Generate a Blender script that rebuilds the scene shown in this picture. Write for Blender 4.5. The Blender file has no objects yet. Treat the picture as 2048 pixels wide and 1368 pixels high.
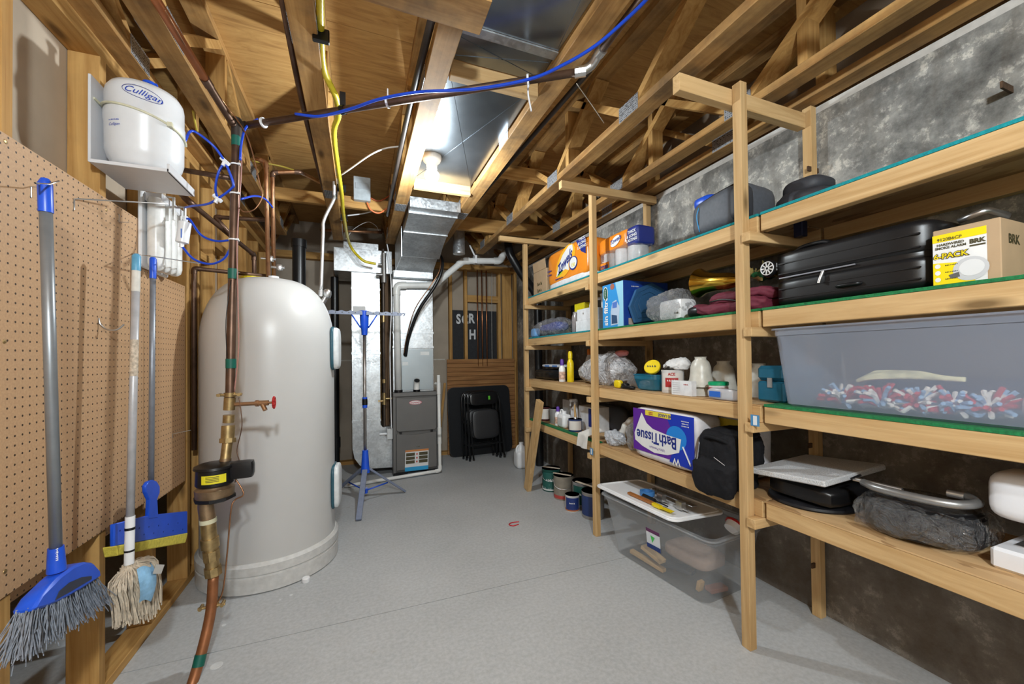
import bpy, bmesh, math, random
from mathutils import Vector, Matrix, noise
random.seed(7)
SC = bpy.context.scene
COL = SC.collection
R = math.radians
# ---------------------------------------------------------------- camera (taken from vanishing points)
CAM = Vector((0.0, 0.0, 1.2)); F = 788.0; CX = 1024.0; CY = 706.5
YAW, PIT, ROL = R(21.34), R(0.70), R(-0.63)
FW = Vector((math.sin(YAW)*math.cos(PIT), math.cos(YAW)*math.cos(PIT), math.sin(PIT)))
_r0 = Vector((math.cos(YAW), -math.sin(YAW), 0)); _u0 = _r0.cross(FW)
RT = _r0*math.cos(ROL) + _u0*math.sin(ROL); UP = -_r0*math.sin(ROL) + _u0*math.cos(ROL)
cam = bpy.data.cameras.new('camera'); cob = bpy.data.objects.new('camera', cam); COL.objects.link(cob)
cob.matrix_world = Matrix(((RT.x, UP.x, -FW.x, CAM.x), (RT.y, UP.y, -FW.y, CAM.y), (RT.z, UP.z, -FW.z, CAM.z), (0, 0, 0, 1)))
cam.sensor_width = 36.0; cam.lens = F/2048*36; cam.shift_y = (CY-684)/2048; cam.clip_start = 0.02
SC.camera = cob
# ---------------------------------------------------------------- light and exposure
w = bpy.data.worlds.new('world'); SC.world = w; w.use_nodes = True
w.node_tree.nodes['Background'].inputs[0].default_value = (0.9, 0.95, 1, 1)
w.node_tree.nodes['Background'].inputs[1].default_value = 0.05
def lamp(name, loc, power, col, rad):
    l = bpy.data.lights.new(name, 'POINT'); l.energy = power; l.color = col; l.shadow_soft_size = rad
    o = bpy.data.objects.new(name, l); o.location = loc; COL.objects.link(o); return o
lamp('bulb_light', (0.415, 2.34, 2.245), 36, (0.865, 0.955, 1.0), 0.05)
lamp('entry_bulb_light', (0.05, -0.75, 2.16), 118, (0.865, 0.955, 1.0), 0.07)
vs = SC.view_settings; vs.view_transform = 'Standard'; vs.look = 'None'; vs.gamma = 1; vs.use_curve_mapping = False
vs.exposure = 0.72
SC.cycles.use_denoising = True; SC.cycles.max_bounces = 8; SC.cycles.diffuse_bounces = 5; SC.cycles.transparent_max_bounces = 24
SC.cycles.sample_clamp_indirect = 4.0; SC.cycles.caustics_reflective = False; SC.cycles.caustics_refractive = False
# ---------------------------------------------------------------- photo pixel + known plane -> point
def _ray(x, y): return FW + RT*((x-CX)/F) - UP*((y-CY)/F)
def on(a, v, x, y):
    d = _ray(x, y); return CAM + d*((v-CAM[a])/d[a])
def oX(v, x, y): return on(0, v, x, y)
def oY(v, x, y): return on(1, v, x, y)
def oZ(v, x, y): return on(2, v, x, y)
def yat(X, x): return on(0, X, x, 720).y          # Y of an upright edge at pixel column x lying in plane X
# ---------------------------------------------------------------- materials
MATS = {}
class NT:
    def __init__(s, name):
        s.m = bpy.data.materials.new(name); s.m.use_nodes = True; s.t = s.m.node_tree
        s.b = s.t.nodes['Principled BSDF']; s.out = s.t.nodes['Material Output']
    def n(s, t, **k):
        o = s.t.nodes.new(t)
        for a, v in k.items():
            if a[0] == 'i' and a[1:].isdigit(): o.inputs[int(a[1:])].default_value = v
            elif a in o.inputs: o.inputs[a].default_value = v
            else: setattr(o, a, v)
        return o
    def l(s, a, b): s.t.links.new(a, b)
    def coords(s, scale=(1, 1, 1), rnd=False):
        tc = s.n('ShaderNodeTexCoord'); v = tc.outputs['Object']
        if rnd:
            oi = s.n('ShaderNodeObjectInfo'); mu = s.n('ShaderNodeMath', operation='MULTIPLY', i1=37.0); s.l(oi.outputs['Random'], mu.inputs[0])
            ad = s.n('ShaderNodeVectorMath', operation='ADD'); s.l(v, ad.inputs[0]); s.l(mu.outputs[0], ad.inputs[1]); v = ad.outputs[0]
        mp = s.n('ShaderNodeMapping'); mp.inputs['Scale'].default_value = scale; s.l(v, mp.inputs[0]); return mp.outputs[0]
    def noise(s, v, scale, detail=4, rough=0.55, dist=0.0):
        o = s.n('ShaderNodeTexNoise', Scale=scale, Detail=detail, Roughness=rough, Distortion=dist); s.l(v, o.inputs['Vector']); return o.outputs['Fac']
    def ramp(s, f, stops):
        o = s.n('ShaderNodeValToRGB'); e = o.color_ramp.elements
        while len(e) < len(stops): e.new(0.5)
        for q, (p, c) in zip(e, stops): q.position = p; q.color = (*c, 1) if len(c) == 3 else c
        s.l(f, o.inputs[0]); return o.outputs[0]
    def mix(s, f, a, b, mode='MIX'):
        o = s.n('ShaderNodeMix', data_type='RGBA', blend_type=mode)
        for sock, v in ((o.inputs[0], f), (o.inputs[6], a), (o.inputs[7], b)):
            if isinstance(v, (int, float)): sock.default_value = v
            elif isinstance(v, tuple): sock.default_value = (*v, 1) if len(v) == 3 else v
            else: s.l(v, sock)
        return o.outputs[2]
    def bump(s, f, strength, dist=0.01):
        o = s.n('ShaderNodeBump', Strength=strength, Distance=dist); s.l(f, o.inputs['Height']); s.l(o.outputs[0], s.b.inputs['Normal'])
    def col(s, c):
        if isinstance(c, tuple): s.b.inputs['Base Color'].default_value = (*c, 1)
        else: s.l(c, s.b.inputs['Base Color'])
def sc3(c, k): return tuple(min(1, a*k) for a in c)
def plain(name, c, rough=0.5, metal=0.0, var=0.10, scale=30, bump=0.0, spec=0.5, coat=0.0):
    if name in MATS: return MATS[name]
    t = NT(name); v = t.coords(); f = t.noise(v, scale)
    t.col(t.ramp(f, [(0.3, sc3(c, 1-var)), (0.7, sc3(c, 1+var))]))
    t.b.inputs['Roughness'].default_value = rough; t.b.inputs['Metallic'].default_value = metal
    t.b.inputs['Specular IOR Level'].default_value = spec; t.b.inputs['Coat Weight'].default_value = coat
    if bump: t.bump(f, bump)
    MATS[name] = t.m; return t.m
def wood(name, light, dark, axis, rough=0.7, stain=0.0, knots=True):
    key = name + 'xyz'[axis]
    if key in MATS: return MATS[key]
    t = NT(key); s1 = [13, 13, 13]; s1[axis] = 0.7; v = t.coords(tuple(s1), True)
    g = t.noise(v, 2.2, 5, 0.6, 1.2); c = t.ramp(g, [(0.32, dark), (0.5, tuple((a+b)/2 for a, b in zip(light, dark))), (0.68, light)])
    s2 = [11, 11, 11]; s2[axis] = 3.2; v2 = t.coords(tuple(s2), True)
    if knots:
        vo = t.n('ShaderNodeTexVoronoi', Scale=0.75); t.l(v2, vo.inputs['Vector'])
        k = t.ramp(vo.outputs['Distance'], [(0.06, (1, 1, 1)), (0.17, (0, 0, 0))]); c = t.mix(k, c, sc3(dark, 0.42))
    if stain:
        v3 = t.coords((1, 1, 1), True); f = t.noise(v3, 3.0, 5, 0.7); k = t.ramp(f, [(0.42, (0, 0, 0)), (0.72, (stain, stain, stain))]); c = t.mix(k, c, (0.085, 0.058, 0.036))
    oi = t.n('ShaderNodeObjectInfo'); rr = t.ramp(oi.outputs['Random'], [(0, (0.84, 0.83, 0.82)), (1, (1.0, 1.0, 1.0))]); c = t.mix(1.0, c, rr, 'MULTIPLY')
    t.col(c); t.b.inputs['Roughness'].default_value = rough; t.b.inputs['Specular IOR Level'].default_value = 0.25; t.bump(g, 0.12, 0.004)
    MATS[key] = t.m; return t.m
def clear(name, c, alpha, rough=0.3, trans=0.5, spec=0.5, crinkle=0.0):
    """thin plastic film: part of the light passes straight, the rest scatters and glints"""
    if name in MATS: return MATS[name]
    t = NT(name); t.col(c); t.b.inputs['Roughness'].default_value = rough; t.b.inputs['Specular IOR Level'].default_value = spec
    if crinkle:
        f = t.noise(t.coords(), crinkle, 4, 0.6, 2.5); t.bump(f, 1.0, 0.08)
    tr = t.n('ShaderNodeBsdfTransparent'); tl = t.n('ShaderNodeBsdfTranslucent'); tl.inputs[0].default_value = (*c, 1)
    m1 = t.n('ShaderNodeMixShader', i0=trans); t.l(t.b.outputs[0], m1.inputs[1]); t.l(tl.outputs[0], m1.inputs[2])
    m2 = t.n('ShaderNodeMixShader', i0=alpha); t.l(tr.outputs[0], m2.inputs[1]); t.l(m1.outputs[0], m2.inputs[2])
    fr = t.n('ShaderNodeLayerWeight', Blend=0.25); gl = t.n('ShaderNodeBsdfGlossy', Roughness=max(0.08, rough*0.7))
    if crinkle:
        for nd in ((fr, gl) if alpha < 0.6 else (gl,)): t.l(t.b.inputs['Normal'].links[0].from_socket, nd.inputs['Normal'])
    m3 = t.n('ShaderNodeMixShader'); mr = t.n('ShaderNodeMapRange', i1=0.0, i2=1.0, i3=0.05, i4=0.30 if crinkle else 0.12); t.l(fr.outputs[1], mr.inputs[0]); t.l(mr.outputs[0], m3.inputs[0]); t.l(m2.outputs[0], m3.inputs[1]); t.l(gl.outputs[0], m3.inputs[2])
    t.l(m3.outputs[0], t.out.inputs[0]); MATS[name] = t.m; return t.m
PINE_L, PINE_D = (0.66, 0.45, 0.225), (0.49, 0.30, 0.125)
def pine(a): return wood('pine_', PINE_L, PINE_D, a)
def stud(a): return wood('stud_', (0.62, 0.365, 0.125), (0.40, 0.20, 0.055), a, stain=0.2)
def old(a): return wood('truss_', (0.58, 0.34, 0.125), (0.36, 0.18, 0.055), a, stain=0.75)
def galv():
    if 'galv' in MATS: return MATS['galv']
    t = NT('galv'); v = t.coords(); vo = t.n('ShaderNodeTexVoronoi', Scale=70); t.l(v, vo.inputs['Vector'])
    f = t.noise(v, 9, 5); c = t.ramp(f, [(0.3, (0.50, 0.52, 0.54)), (0.7, (0.70, 0.73, 0.75))])
    h = t.n('ShaderNodeSeparateColor'); t.l(vo.outputs['Color'], h.inputs[0])
    k = t.ramp(h.outputs[0], [(0, (0.8, 0.8, 0.8)), (1, (1, 1, 1))]); t.col(t.mix(1, c, k, 'MULTIPLY'))
    rr = t.n('ShaderNodeMapRange', i3=0.28, i4=0.45); t.l(h.outputs[1], rr.inputs[0]); t.l(rr.outputs[0], t.b.inputs['Roughness'])
    t.b.inputs['Metallic'].default_value = 0.85; t.bump(f, 0.06, 0.02); MATS['galv'] = t.m; return t.m
def copper(): return plain('copper', (0.33, 0.165, 0.085), 0.36, 0.85, 0.35, 14)
def old_copper(): return plain('old_copper', (0.125, 0.072, 0.048), 0.42, 0.7, 0.35, 14)
def brass(): return plain('brass', (0.42, 0.30, 0.14), 0.4, 0.85, 0.3, 30)
def chrome(): return plain('chrome', (0.62, 0.62, 0.62), 0.3, 0.95, 0.1, 20)
def pvc(): return plain('white_pvc', (0.74, 0.74, 0.72), 0.35, 0, 0.05, 8)
def black(): return plain('black_plastic', (0.007, 0.007, 0.008), 0.33, 0, 0.2, 20, spec=0.4)
def white(): return plain('white_plastic', (0.80, 0.81, 0.83), 0.3, 0, 0.03, 8)
def blue(): return plain('blue_plastic', (0.012, 0.085, 0.62), 0.35, 0, 0.12, 12)
def bluetube(): return plain('blue_tube', (0.008, 0.06, 0.55), 0.3, 0, 0.1, 12)
def ink(c, n): return plain('ink_'+n, c, 0.5, 0, 0.04, 10)
# ---------------------------------------------------------------- mesh builder
class MB:
    def __init__(s): s.v = []; s.f = []
    def add(s, vs_, fs, T=None):
        b = len(s.v); s.v += [(T @ Vector(p)) if T is not None else Vector(p) for p in vs_]; s.f += [tuple(i+b for i in f) for f in fs]; return s
    def box(s, x0, x1, y0, y1, z0, z1, T=None):
        return s.add([(x0, y0, z0), (x1, y0, z0), (x1, y1, z0), (x0, y1, z0), (x0, y0, z1), (x1, y0, z1), (x1, y1, z1), (x0, y1, z1)],
                     [(0, 3, 2, 1), (4, 5, 6, 7), (0, 1, 5, 4), (1, 2, 6, 5), (2, 3, 7, 6), (3, 0, 4, 7)], T)
    def cbox(s, c, h, T=None): return s.box(c[0]-h[0], c[0]+h[0], c[1]-h[1], c[1]+h[1], c[2]-h[2], c[2]+h[2], T)
    def beam(s, a, b, w, t, up=(0, 0, 1)):
        a, b = Vector(a), Vector(b); d = (b-a).normalized(); u = Vector(up); sd = d.cross(u).normalized(); u = sd.cross(d)
        vs_ = [p + sd*i*w/2 + u*j*t/2 for p in (a, b) for i, j in ((-1, -1), (1, -1), (1, 1), (-1, 1))]
        return s.add(vs_, [(0, 1, 2, 3), (7, 6, 5, 4), (0, 4, 5, 1), (1, 5, 6, 2), (2, 6, 7, 3), (3, 7, 4, 0)])
    def tube(s, pts, r, seg=10, cap=True, T=None):
        pts = [Vector(p) for p in pts]; n = len(pts); rs = r if isinstance(r, (list, tuple)) else [r]*n
        vs_, fs = [], []; d = (pts[1]-pts[0]).normalized(); nn = d.orthogonal().normalized()
        for i, p in enumerate(pts):
            d = (pts[min(i+1, n-1)]-pts[max(i-1, 0)]); d = d.normalized() if d.length > 1e-9 else Vector((0, 0, 1))
            nn = (nn - d*nn.dot(d)); nn = nn.normalized() if nn.length > 1e-6 else d.orthogonal().normalized(); bb = d.cross(nn)
            for k in range(seg):
                a = 2*math.pi*k/seg; vs_.append(p + (nn*math.cos(a)+bb*math.sin(a))*rs[i])
        for i in range(n-1):
            for k in range(seg): k2 = (k+1) % seg; fs.append((i*seg+k, i*seg+k2, (i+1)*seg+k2, (i+1)*seg+k))
        if cap: fs.append(tuple(reversed(range(seg)))); fs.append(tuple(range((n-1)*seg, n*seg)))
        return s.add(vs_, fs, T)
    def lathe(s, prof, c=(0, 0, 0), seg=24, T=None, a0=0.0, a1=2*math.pi):
        full = abs(a1-a0-2*math.pi) < 1e-6; m = seg if full else seg+1; vs_, fs = [], []
        for r, z in prof:
            for k in range(m): a = a0+(a1-a0)*k/seg; vs_.append((c[0]+max(r, 1e-4)*math.cos(a), c[1]+max(r, 1e-4)*math.sin(a), c[2]+z))
        for i in range(len(prof)-1):
            for k in range(seg): k2 = (k+1) % m; fs.append((i*m+k, i*m+k2, (i+1)*m+k2, (i+1)*m+k))
        if full: fs.append(tuple(reversed(range(m)))); fs.append(tuple(range((len(prof)-1)*m, len(prof)*m)))
        return s.add(vs_, fs, T)
    def prism(s, poly, axis, a, b, T=None):
        def P(u, v_, t): return ((t, u, v_), (u, t, v_), (u, v_, t))[axis]
        n = len(poly); vs_ = [P(u, v_, t) for t in (a, b) for u, v_ in poly]
        fs = [tuple(range(n)), tuple(reversed(range(n, 2*n)))] + [(i, n+i, n+(i+1) % n, (i+1) % n) for i in range(n)]
        return s.add(vs_, fs, T)
    def soft(s, c, h, n=5.0, div=6, amp=0.0, ns=8.0, seed=0, T=None, flat=False, fn=None):
        """rounded box (superellipsoid); amp crumples it"""
        bm = bmesh.new(); bmesh.ops.create_cube(bm, size=2); bmesh.ops.subdivide_edges(bm, edges=bm.edges, cuts=div, use_grid_fill=True)
        vs_ = []
        for q in bm.verts:
            p = q.co; k = (abs(p.x)**n+abs(p.y)**n+abs(p.z)**n)**(-1/n); p = p*k
            o = Vector((p.x*h[0], p.y*h[1], p.z*h[2]))
            if amp:
                nv = noise.noise_vector((o + Vector((seed*3.1, seed*1.7, seed)))*ns); o += nv*amp
                if div >= 10:
                    q_ = o*ns*2.4+Vector((seed, 5.0, 1.0)); k_ = 0.5-abs(noise.noise(q_)); k2_ = 0.3-abs(noise.noise(q_*2.3)); o += Vector((p.x, p.y, p.z)).normalized()*amp*(0.9*k_+0.6*k2_)
            if fn: o = Vector(fn(o))
            if flat and o.z < -h[2]: o.z = -h[2]
            vs_.append(Vector(c)+o)
        bm.verts.index_update(); fs = [tuple(x.index for x in f.verts) for f in bm.faces]; bm.free(); return s.add(vs_, fs, T)
    def grid(s, fn, nu, nv, T=None):
        vs_ = [fn(i/nu, j/nv) for j in range(nv+1) for i in range(nu+1)]
        return s.add(vs_, [(j*(nu+1)+i, j*(nu+1)+i+1, (j+1)*(nu+1)+i+1, (j+1)*(nu+1)+i) for j in range(nv) for i in range(nu)], T)
def crv(pts, n=6):
    """smooth curve through points"""
    P = [Vector(p) for p in pts]; P = [P[0]*2-P[1]] + P + [P[-1]*2-P[-2]]; out = []
    for i in range(1, len(P)-2):
        for k in range(n):
            t = k/n; a, b, c, d = P[i-1:i+3]
            out.append(0.5*((2*b)+(c-a)*t+(2*a-5*b+4*c-d)*t*t+(3*b-a-3*c+d)*t**3))
    return out+[P[-2]]
def elb(pts, r, n=5):
    """straight runs with rounded corners of radius r"""
    P = [Vector(p) for p in pts]; out = [P[0]]
    for i in range(1, len(P)-1):
        a, b, c = P[i-1:i+2]; k = min(r, (a-b).length*0.49, (c-b).length*0.49); p, q = b+(a-b).normalized()*k, b+(c-b).normalized()*k
        for j in range(n+1): t = j/n; out.append(p*(1-t)**2+b*2*t*(1-t)+q*t*t)
    return out+[P[-1]]
def frame(o, r, u):
    """matrix: local x along r, local z along u, local y = depth behind (r x -u)"""
    r = Vector(r).normalized(); u = Vector(u); u = (u-r*u.dot(r)).normalized(); y = u.cross(r)
    return Matrix(((r.x, y.x, u.x, o[0]), (r.y, y.y, u.y, o[1]), (r.z, y.z, u.z, o[2]), (0, 0, 0, 1)))
BASE = {}
def mesh_of(name, mb, base, mat, bev=0, smooth=None):
    bm = bmesh.new(); vv = [bm.verts.new(p-base) for p in mb.v]; bm.verts.index_update()
    for f in mb.f:
        try: bm.faces.new([vv[i] for i in f])
        except ValueError: pass
    bmesh.ops.remove_doubles(bm, verts=bm.verts, dist=1e-6) if bev else None
    bmesh.ops.recalc_face_normals(bm, faces=bm.faces)
    if bev: bmesh.ops.bevel(bm, geom=list(bm.edges), offset=bev, segments=1, affect='EDGES', clamp_overlap=True)
    me = bpy.data.meshes.new(name); bm.to_mesh(me); bm.free(); me.materials.append(mat)
    if smooth is not None:
        me.shade_smooth() if smooth >= 180 else me.set_sharp_from_angle(angle=R(smooth))
        for p in me.polygons: p.use_smooth = True
    return me
def thing(name, label, cat, base, group=None, kind=None):
    o = bpy.data.objects.new(name, None); COL.objects.link(o); o.location = base; o.empty_display_size = 0.05
    o['label'] = label; o['category'] = cat
    if group: o['group'] = group
    if kind: o['kind'] = kind
    BASE[o] = Vector(base); return o
def part(name, mb, mat, parent, label=None, bev=0, smooth=None, kind=None):
    b = BASE[parent]; me = mesh_of(name, mb, b, mat, bev, smooth); o = bpy.data.objects.new(name, me); COL.objects.link(o)
    o.parent = parent; BASE[o] = b
    if label: o['label'] = label
    if kind: o['kind'] = kind
    return o
def solo(name, label, cat, mb, mat, group=None, bev=0, smooth=None, kind=None, base=None):
    """a thing that is one mesh"""
    if base is None:
        xs = [p.x for p in mb.v]; ys = [p.y for p in mb.v]; base = ((min(xs)+max(xs))/2, (min(ys)+max(ys))/2, min(p.z for p in mb.v))
    base = Vector(base); me = mesh_of(name, mb, base, mat, bev, smooth); o = bpy.data.objects.new(name, me); COL.objects.link(o); o.location = base
    o['label'] = label; o['category'] = cat
    if group: o['group'] = group
    if kind: o['kind'] = kind
    BASE[o] = base; return o
def struct(name, mb, mat, label=None, cat=None, smooth=None):
    o = solo(name, label or name, cat or 'structure', mb, mat, kind='structure', base=(0, 0, 0), smooth=smooth)
    if not label: del o['label']
    if not cat: del o['category']
    return o
def dup(root, d, label=None, name=None):
    d = Vector(d)
    def cp(o, par):
        c = o.copy(); COL.objects.link(c); c.parent = par; BASE[c] = BASE[o]+d
        for k in o.children: cp(k, c)
        return c
    c = cp(root, None); c.location = root.location+d
    if label: c['label'] = label
    return c
def text(parent, s, fn, size, mat, name='lettering', shear=0.0, align='CENTER', bold=0.0, sx=1.0):
    """flat print: fn maps text-plane (u, v) metres to a point on the surface; '~' lines become unreadable strokes"""
    if s[0] == '~':
        rr_ = random.Random(len(s)+int(size*1e4)); mb = MB(); rows = s.split('\n')
        for j, line in enumerate(rows):
            u = -len(line)*size*0.27; v0 = ((len(rows)-1)/2-j)*size
            for ch in line:
                a = size*rr_.uniform(0.28, 0.46); b = size*rr_.uniform(0.32, 0.55); mb.add([fn(x_, y_) for x_, y_ in ((u, v0-b/2), (u+a, v0-b/2), (u+a, v0-b*0.1), (u+a*0.4, v0+b/2), (u, v0+b/2))], [(0, 1, 2, 3, 4)]); u += size*0.54
        return part('small_print', mb, mat, parent, kind='stuff')
    cu = bpy.data.curves.new('t', 'FONT'); cu.body = s; cu.size = size; cu.align_x = align; cu.align_y = 'CENTER'; cu.shear = shear; cu.offset = bold; cu.resolution_u = 3
    to = bpy.data.objects.new('t', cu); me = bpy.data.meshes.new_from_object(to)
    mb = MB(); mb.add([fn(v.co.x*sx, v.co.y) for v in me.vertices], [tuple(p.vertices) for p in me.polygons])
    bpy.data.objects.remove(to); bpy.data.meshes.remove(me); bpy.data.curves.remove(cu)
    return part(name, mb, mat, parent)
def plane_fn(o, r, u):
    o, r, u = Vector(o), Vector(r).normalized(), Vector(u).normalized(); return lambda a, b: o+r*a+u*b
def poly(fn, pts):
    mb = MB(); mb.add([fn(a, b) for a, b in pts], [tuple(range(len(pts)))]); return mb
def rect(fn, a0, a1, b0, b1): return poly(fn, [(a0, b0), (a1, b0), (a1, b1), (a0, b1)])
def ell(fn, a, b, ra, rb, n=20, rot=0.0):
    return poly(fn, [(a+ra*math.cos(t)*math.cos(rot)-rb*math.sin(t)*math.sin(rot), b+ra*math.cos(t)*math.sin(rot)+rb*math.sin(t)*math.cos(rot)) for t in [2*math.pi*k/n for k in range(n)]])
# ================================================================ SETTING
ZC = 2.36                       # underside of truss bottom chords
ZT = 2.735                      # underside of top chords
ZS = 2.775                      # underside of subfloor
XR = 2.0; XL = -0.86; YB = 4.99
# floor: two concrete slabs with an open control joint
t = NT('concrete_floor'); v = t.coords(); a = t.noise(v, 1.3, 6, 0.6); b = t.noise(v, 60, 4, 0.6); c = t.ramp(a, [(0.3, (0.40, 0.41, 0.415)), (0.55, (0.47, 0.48, 0.487)), (0.75, (0.52, 0.53, 0.54))])
c = t.mix(0.25, c, t.ramp(b, [(0.35, (0.25, 0.25, 0.25)), (0.65, (0.56, 0.57, 0.58))]))
d = t.noise(t.coords((1, 1, 1)), 4.5, 5, 0.7); k = t.ramp(d, [(0.66, (0, 0, 0)), (0.74, (0.5, 0.5, 0.5))]); c = t.mix(k, c, (0.30, 0.24, 0.18))
e = t.noise(t.coords((1, 1, 1)), 7.7, 3, 0.6); k = t.ramp(e, [(0.70, (0, 0, 0)), (0.76, (0.5, 0.5, 0.5))]); c = t.mix(k, c, (0.58, 0.58, 0.58))
t.col(c); t.b.inputs['Roughness'].default_value = 0.55; t.bump(b, 0.05, 0.004); M_FLOOR = t.m
j0, j1 = oZ(0, 340, 1324.5), oZ(0, 1258, 1112.9); jd = (j1-j0).normalized()
ja = j0+jd*((-2.6-j0.x)/jd.x); jb = j0+jd*((2.15-j0.x)/jd.x); g = 0.0025
mb = MB(); mb.prism([(-2.6, -1.7), (2.15, -1.7), (jb.x, jb.y-g), (ja.x, ja.y-g)], 2, -0.12, 0)
mb.prism([(ja.x, ja.y+g), (jb.x, jb.y+g), (2.15, 5.1), (-2.6, 5.1)], 2, -0.12, 0); mb.box(-2.6, 2.15, -1.7, 5.1, -0.15, -0.02)
floor = struct('floor', mb, M_FLOOR)
for (px_, py_, rr_) in ((433, 1331, 0.022), (448, 1250, 0.009), (582, 1190, 0.008), (560, 1200, 0.006)):
    q = oZ(0, px_, py_); mb = MB(); mb.lathe([(rr_, 0.0), (rr_*0.9, 0.0008)], q, 12); part('paint_splash', mb, plain('paint_splash', (0.60, 0.61, 0.61), 0.6), floor)
# foundation wall
t = NT('foundation'); v = t.coords(); a = t.noise(v, 2.6, 10, 0.72, 0.0); b = t.noise(t.coords((1, 1, 1)), 17, 8, 0.75, 0.15); s = t.noise(t.coords((1, 6, 0.8)), 2.0, 5, 0.6)
c = t.ramp(a, [(0.36, (0.07, 0.069, 0.065)), (0.45, (0.17, 0.168, 0.16)), (0.53, (0.29, 0.286, 0.268)), (0.64, (0.44, 0.43, 0.40))])
cc = t.ramp(b, [(0.52, (0, 0, 0)), (0.57, (0.85, 0.85, 0.85))]); aa = t.ramp(a, [(0.46, (0, 0, 0)), (0.53, (1, 1, 1))]); kk = t.mix(1, cc, aa, 'MULTIPLY'); c = t.mix(kk, c, (0.60, 0.575, 0.52))
c = t.mix(t.ramp(s, [(0.5, (0, 0, 0)), (0.7, (0.45, 0.45, 0.45))]), c, (0.12, 0.10, 0.078))
# browner concrete lower down: mostly shelf shade put into the colour, uneven edge
sep = t.n('ShaderNodeSeparateXYZ'); t.l(t.coords(), sep.inputs[0]); ad = t.n('ShaderNodeMath', operation='MULTIPLY_ADD', i1=0.9, i2=-0.45); t.l(a, ad.inputs[0])
sm = t.n('ShaderNodeMath', operation='ADD'); t.l(sep.outputs[2], sm.inputs[0]); t.l(ad.outputs[0], sm.inputs[1])
hh = t.n('ShaderNodeMapRange', i1=1.15, i2=1.7, i3=0.62, i4=0.0); t.l(sm.outputs[0], hh.inputs[0])
c = t.mix(hh.outputs[0], c, (0.125, 0.092, 0.062)); t.col(c); t.b.inputs['Roughness'].default_value = 0.85; t.bump(b, 0.35, 0.006)
wall_r = struct('wall_right', MB().box(XR, 2.2, -1.7, 5.1, 0, 2.325), t.m)
for (X0, px_, py_) in ((1.985, 1632, 341), (1.985, 2020, 178), (1.985, 1634, 889), (1.985, 1640, 1127)):
    q = oX(X0, px_, py_); part('form_tie', MB().box(q.x-0.06, XR+0.01, q.y-0.003, q.y+0.003, q.z-0.011, q.z+0.011), plain('rusty_steel', (0.10, 0.055, 0.03), 0.75, 0.4, 0.4, 40), wall_r)
part('sill_plate', MB().box(XR+0.005, 2.14, -1.7, 5.0, 2.325, 2.358), plain('sill_foam', (0.55, 0.53, 0.5), 0.8), wall_r)
part('rim_board', MB().box(2.12, 2.16, -1.7, 5.0, 2.358, ZS), plain('rim_paper', (0.30, 0.235, 0.17), 0.85, 0, 0.2, 5), wall_r)
# stud wall at the back with board on its far side
M_BOARD = plain('board_paper', (0.36, 0.30, 0.235), 0.85, 0, 0.10, 4)
wall_b = struct('wall_back', MB().box(-2.6, 2.15, YB, YB+0.02, 0, ZS), M_BOARD)
part('board_seam', MB().box(-1.0, 1.03, YB-0.002, YB, 1.185, 1.2), plain('seam_tape', (0.5, 0.46, 0.4), 0.8), wall_b)
part('top_plate', MB().box(-0.95, 2.0, YB-0.09, YB, 2.335, 2.41), stud(0), wall_b)
part('bottom_plate', MB().box(-0.95, 1.98, YB-0.09, YB, 0, 0.038), stud(0), wall_b)
for x_ in (-0.62, -0.22, 0.24, 0.285, 1.092, 1.29, 1.745, 1.975): part('stud', MB().box(x_-0.019, x_+0.019, YB-0.089, YB-0.016, 0.038, 2.335), stud(2), wall_b, bev=0.002)
part('wide_stud', MB().box(1.80, 1.93, YB-0.055, YB-0.018, 0.038, 2.335), stud(2), wall_b, bev=0.002)
q = oY(YB-0.09, 937, 590); q2 = oY(YB-0.09, 994, 606); part('blocking', MB().box(1.31, 1.725, YB-0.09, YB-0.05, q2.z, q.z), stud(0), wall_b, bev=0.002)
# left stud wall, sheathed on its far side, open near the floor
wall_l = struct('wall_left', MB().box(-0.965, -0.951, -1.7, 2.72, 0.60, 2.36), plain('hardboard', (0.50, 0.41, 0.31), 0.8, 0, 0.06, 8))
part('sheathing', MB().box(-0.965, -0.951, 2.72, 5.0, 0.0, 2.36), plain('hardboard', (0.50, 0.41, 0.31)), wall_l)
part('bottom_plate', MB().box(-0.95, XL, -1.7, 4.9, 0, 0.038), stud(1), wall_l, bev=0.002)
part('top_plate', MB().box(-0.95, XL, -1.7, 4.9, 2.305, 2.36), stud(1), wall_l, bev=0.002)
for y_ in (-1.2, -0.8, -0.4, 0.0, 0.4, 0.8, 1.22, 1.445, 1.865, 2.25, 2.64, 2.80, 3.05, 3.45, 3.85, 4.25, 4.65): part('stud', MB().box(-0.949, XL, y_-0.019, y_+0.019, 0.038, 2.305), stud(2), wall_l, bev=0.002)
for (y_, z_) in ((2.45, 1.95), (3.25, 2.0), (2.92, 1.86)): part('blocking', MB().box(-0.94, XL-0.01, y_-0.13, y_+0.13, z_-0.045, z_), stud(1), wall_l)
M_PEG = None
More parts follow.
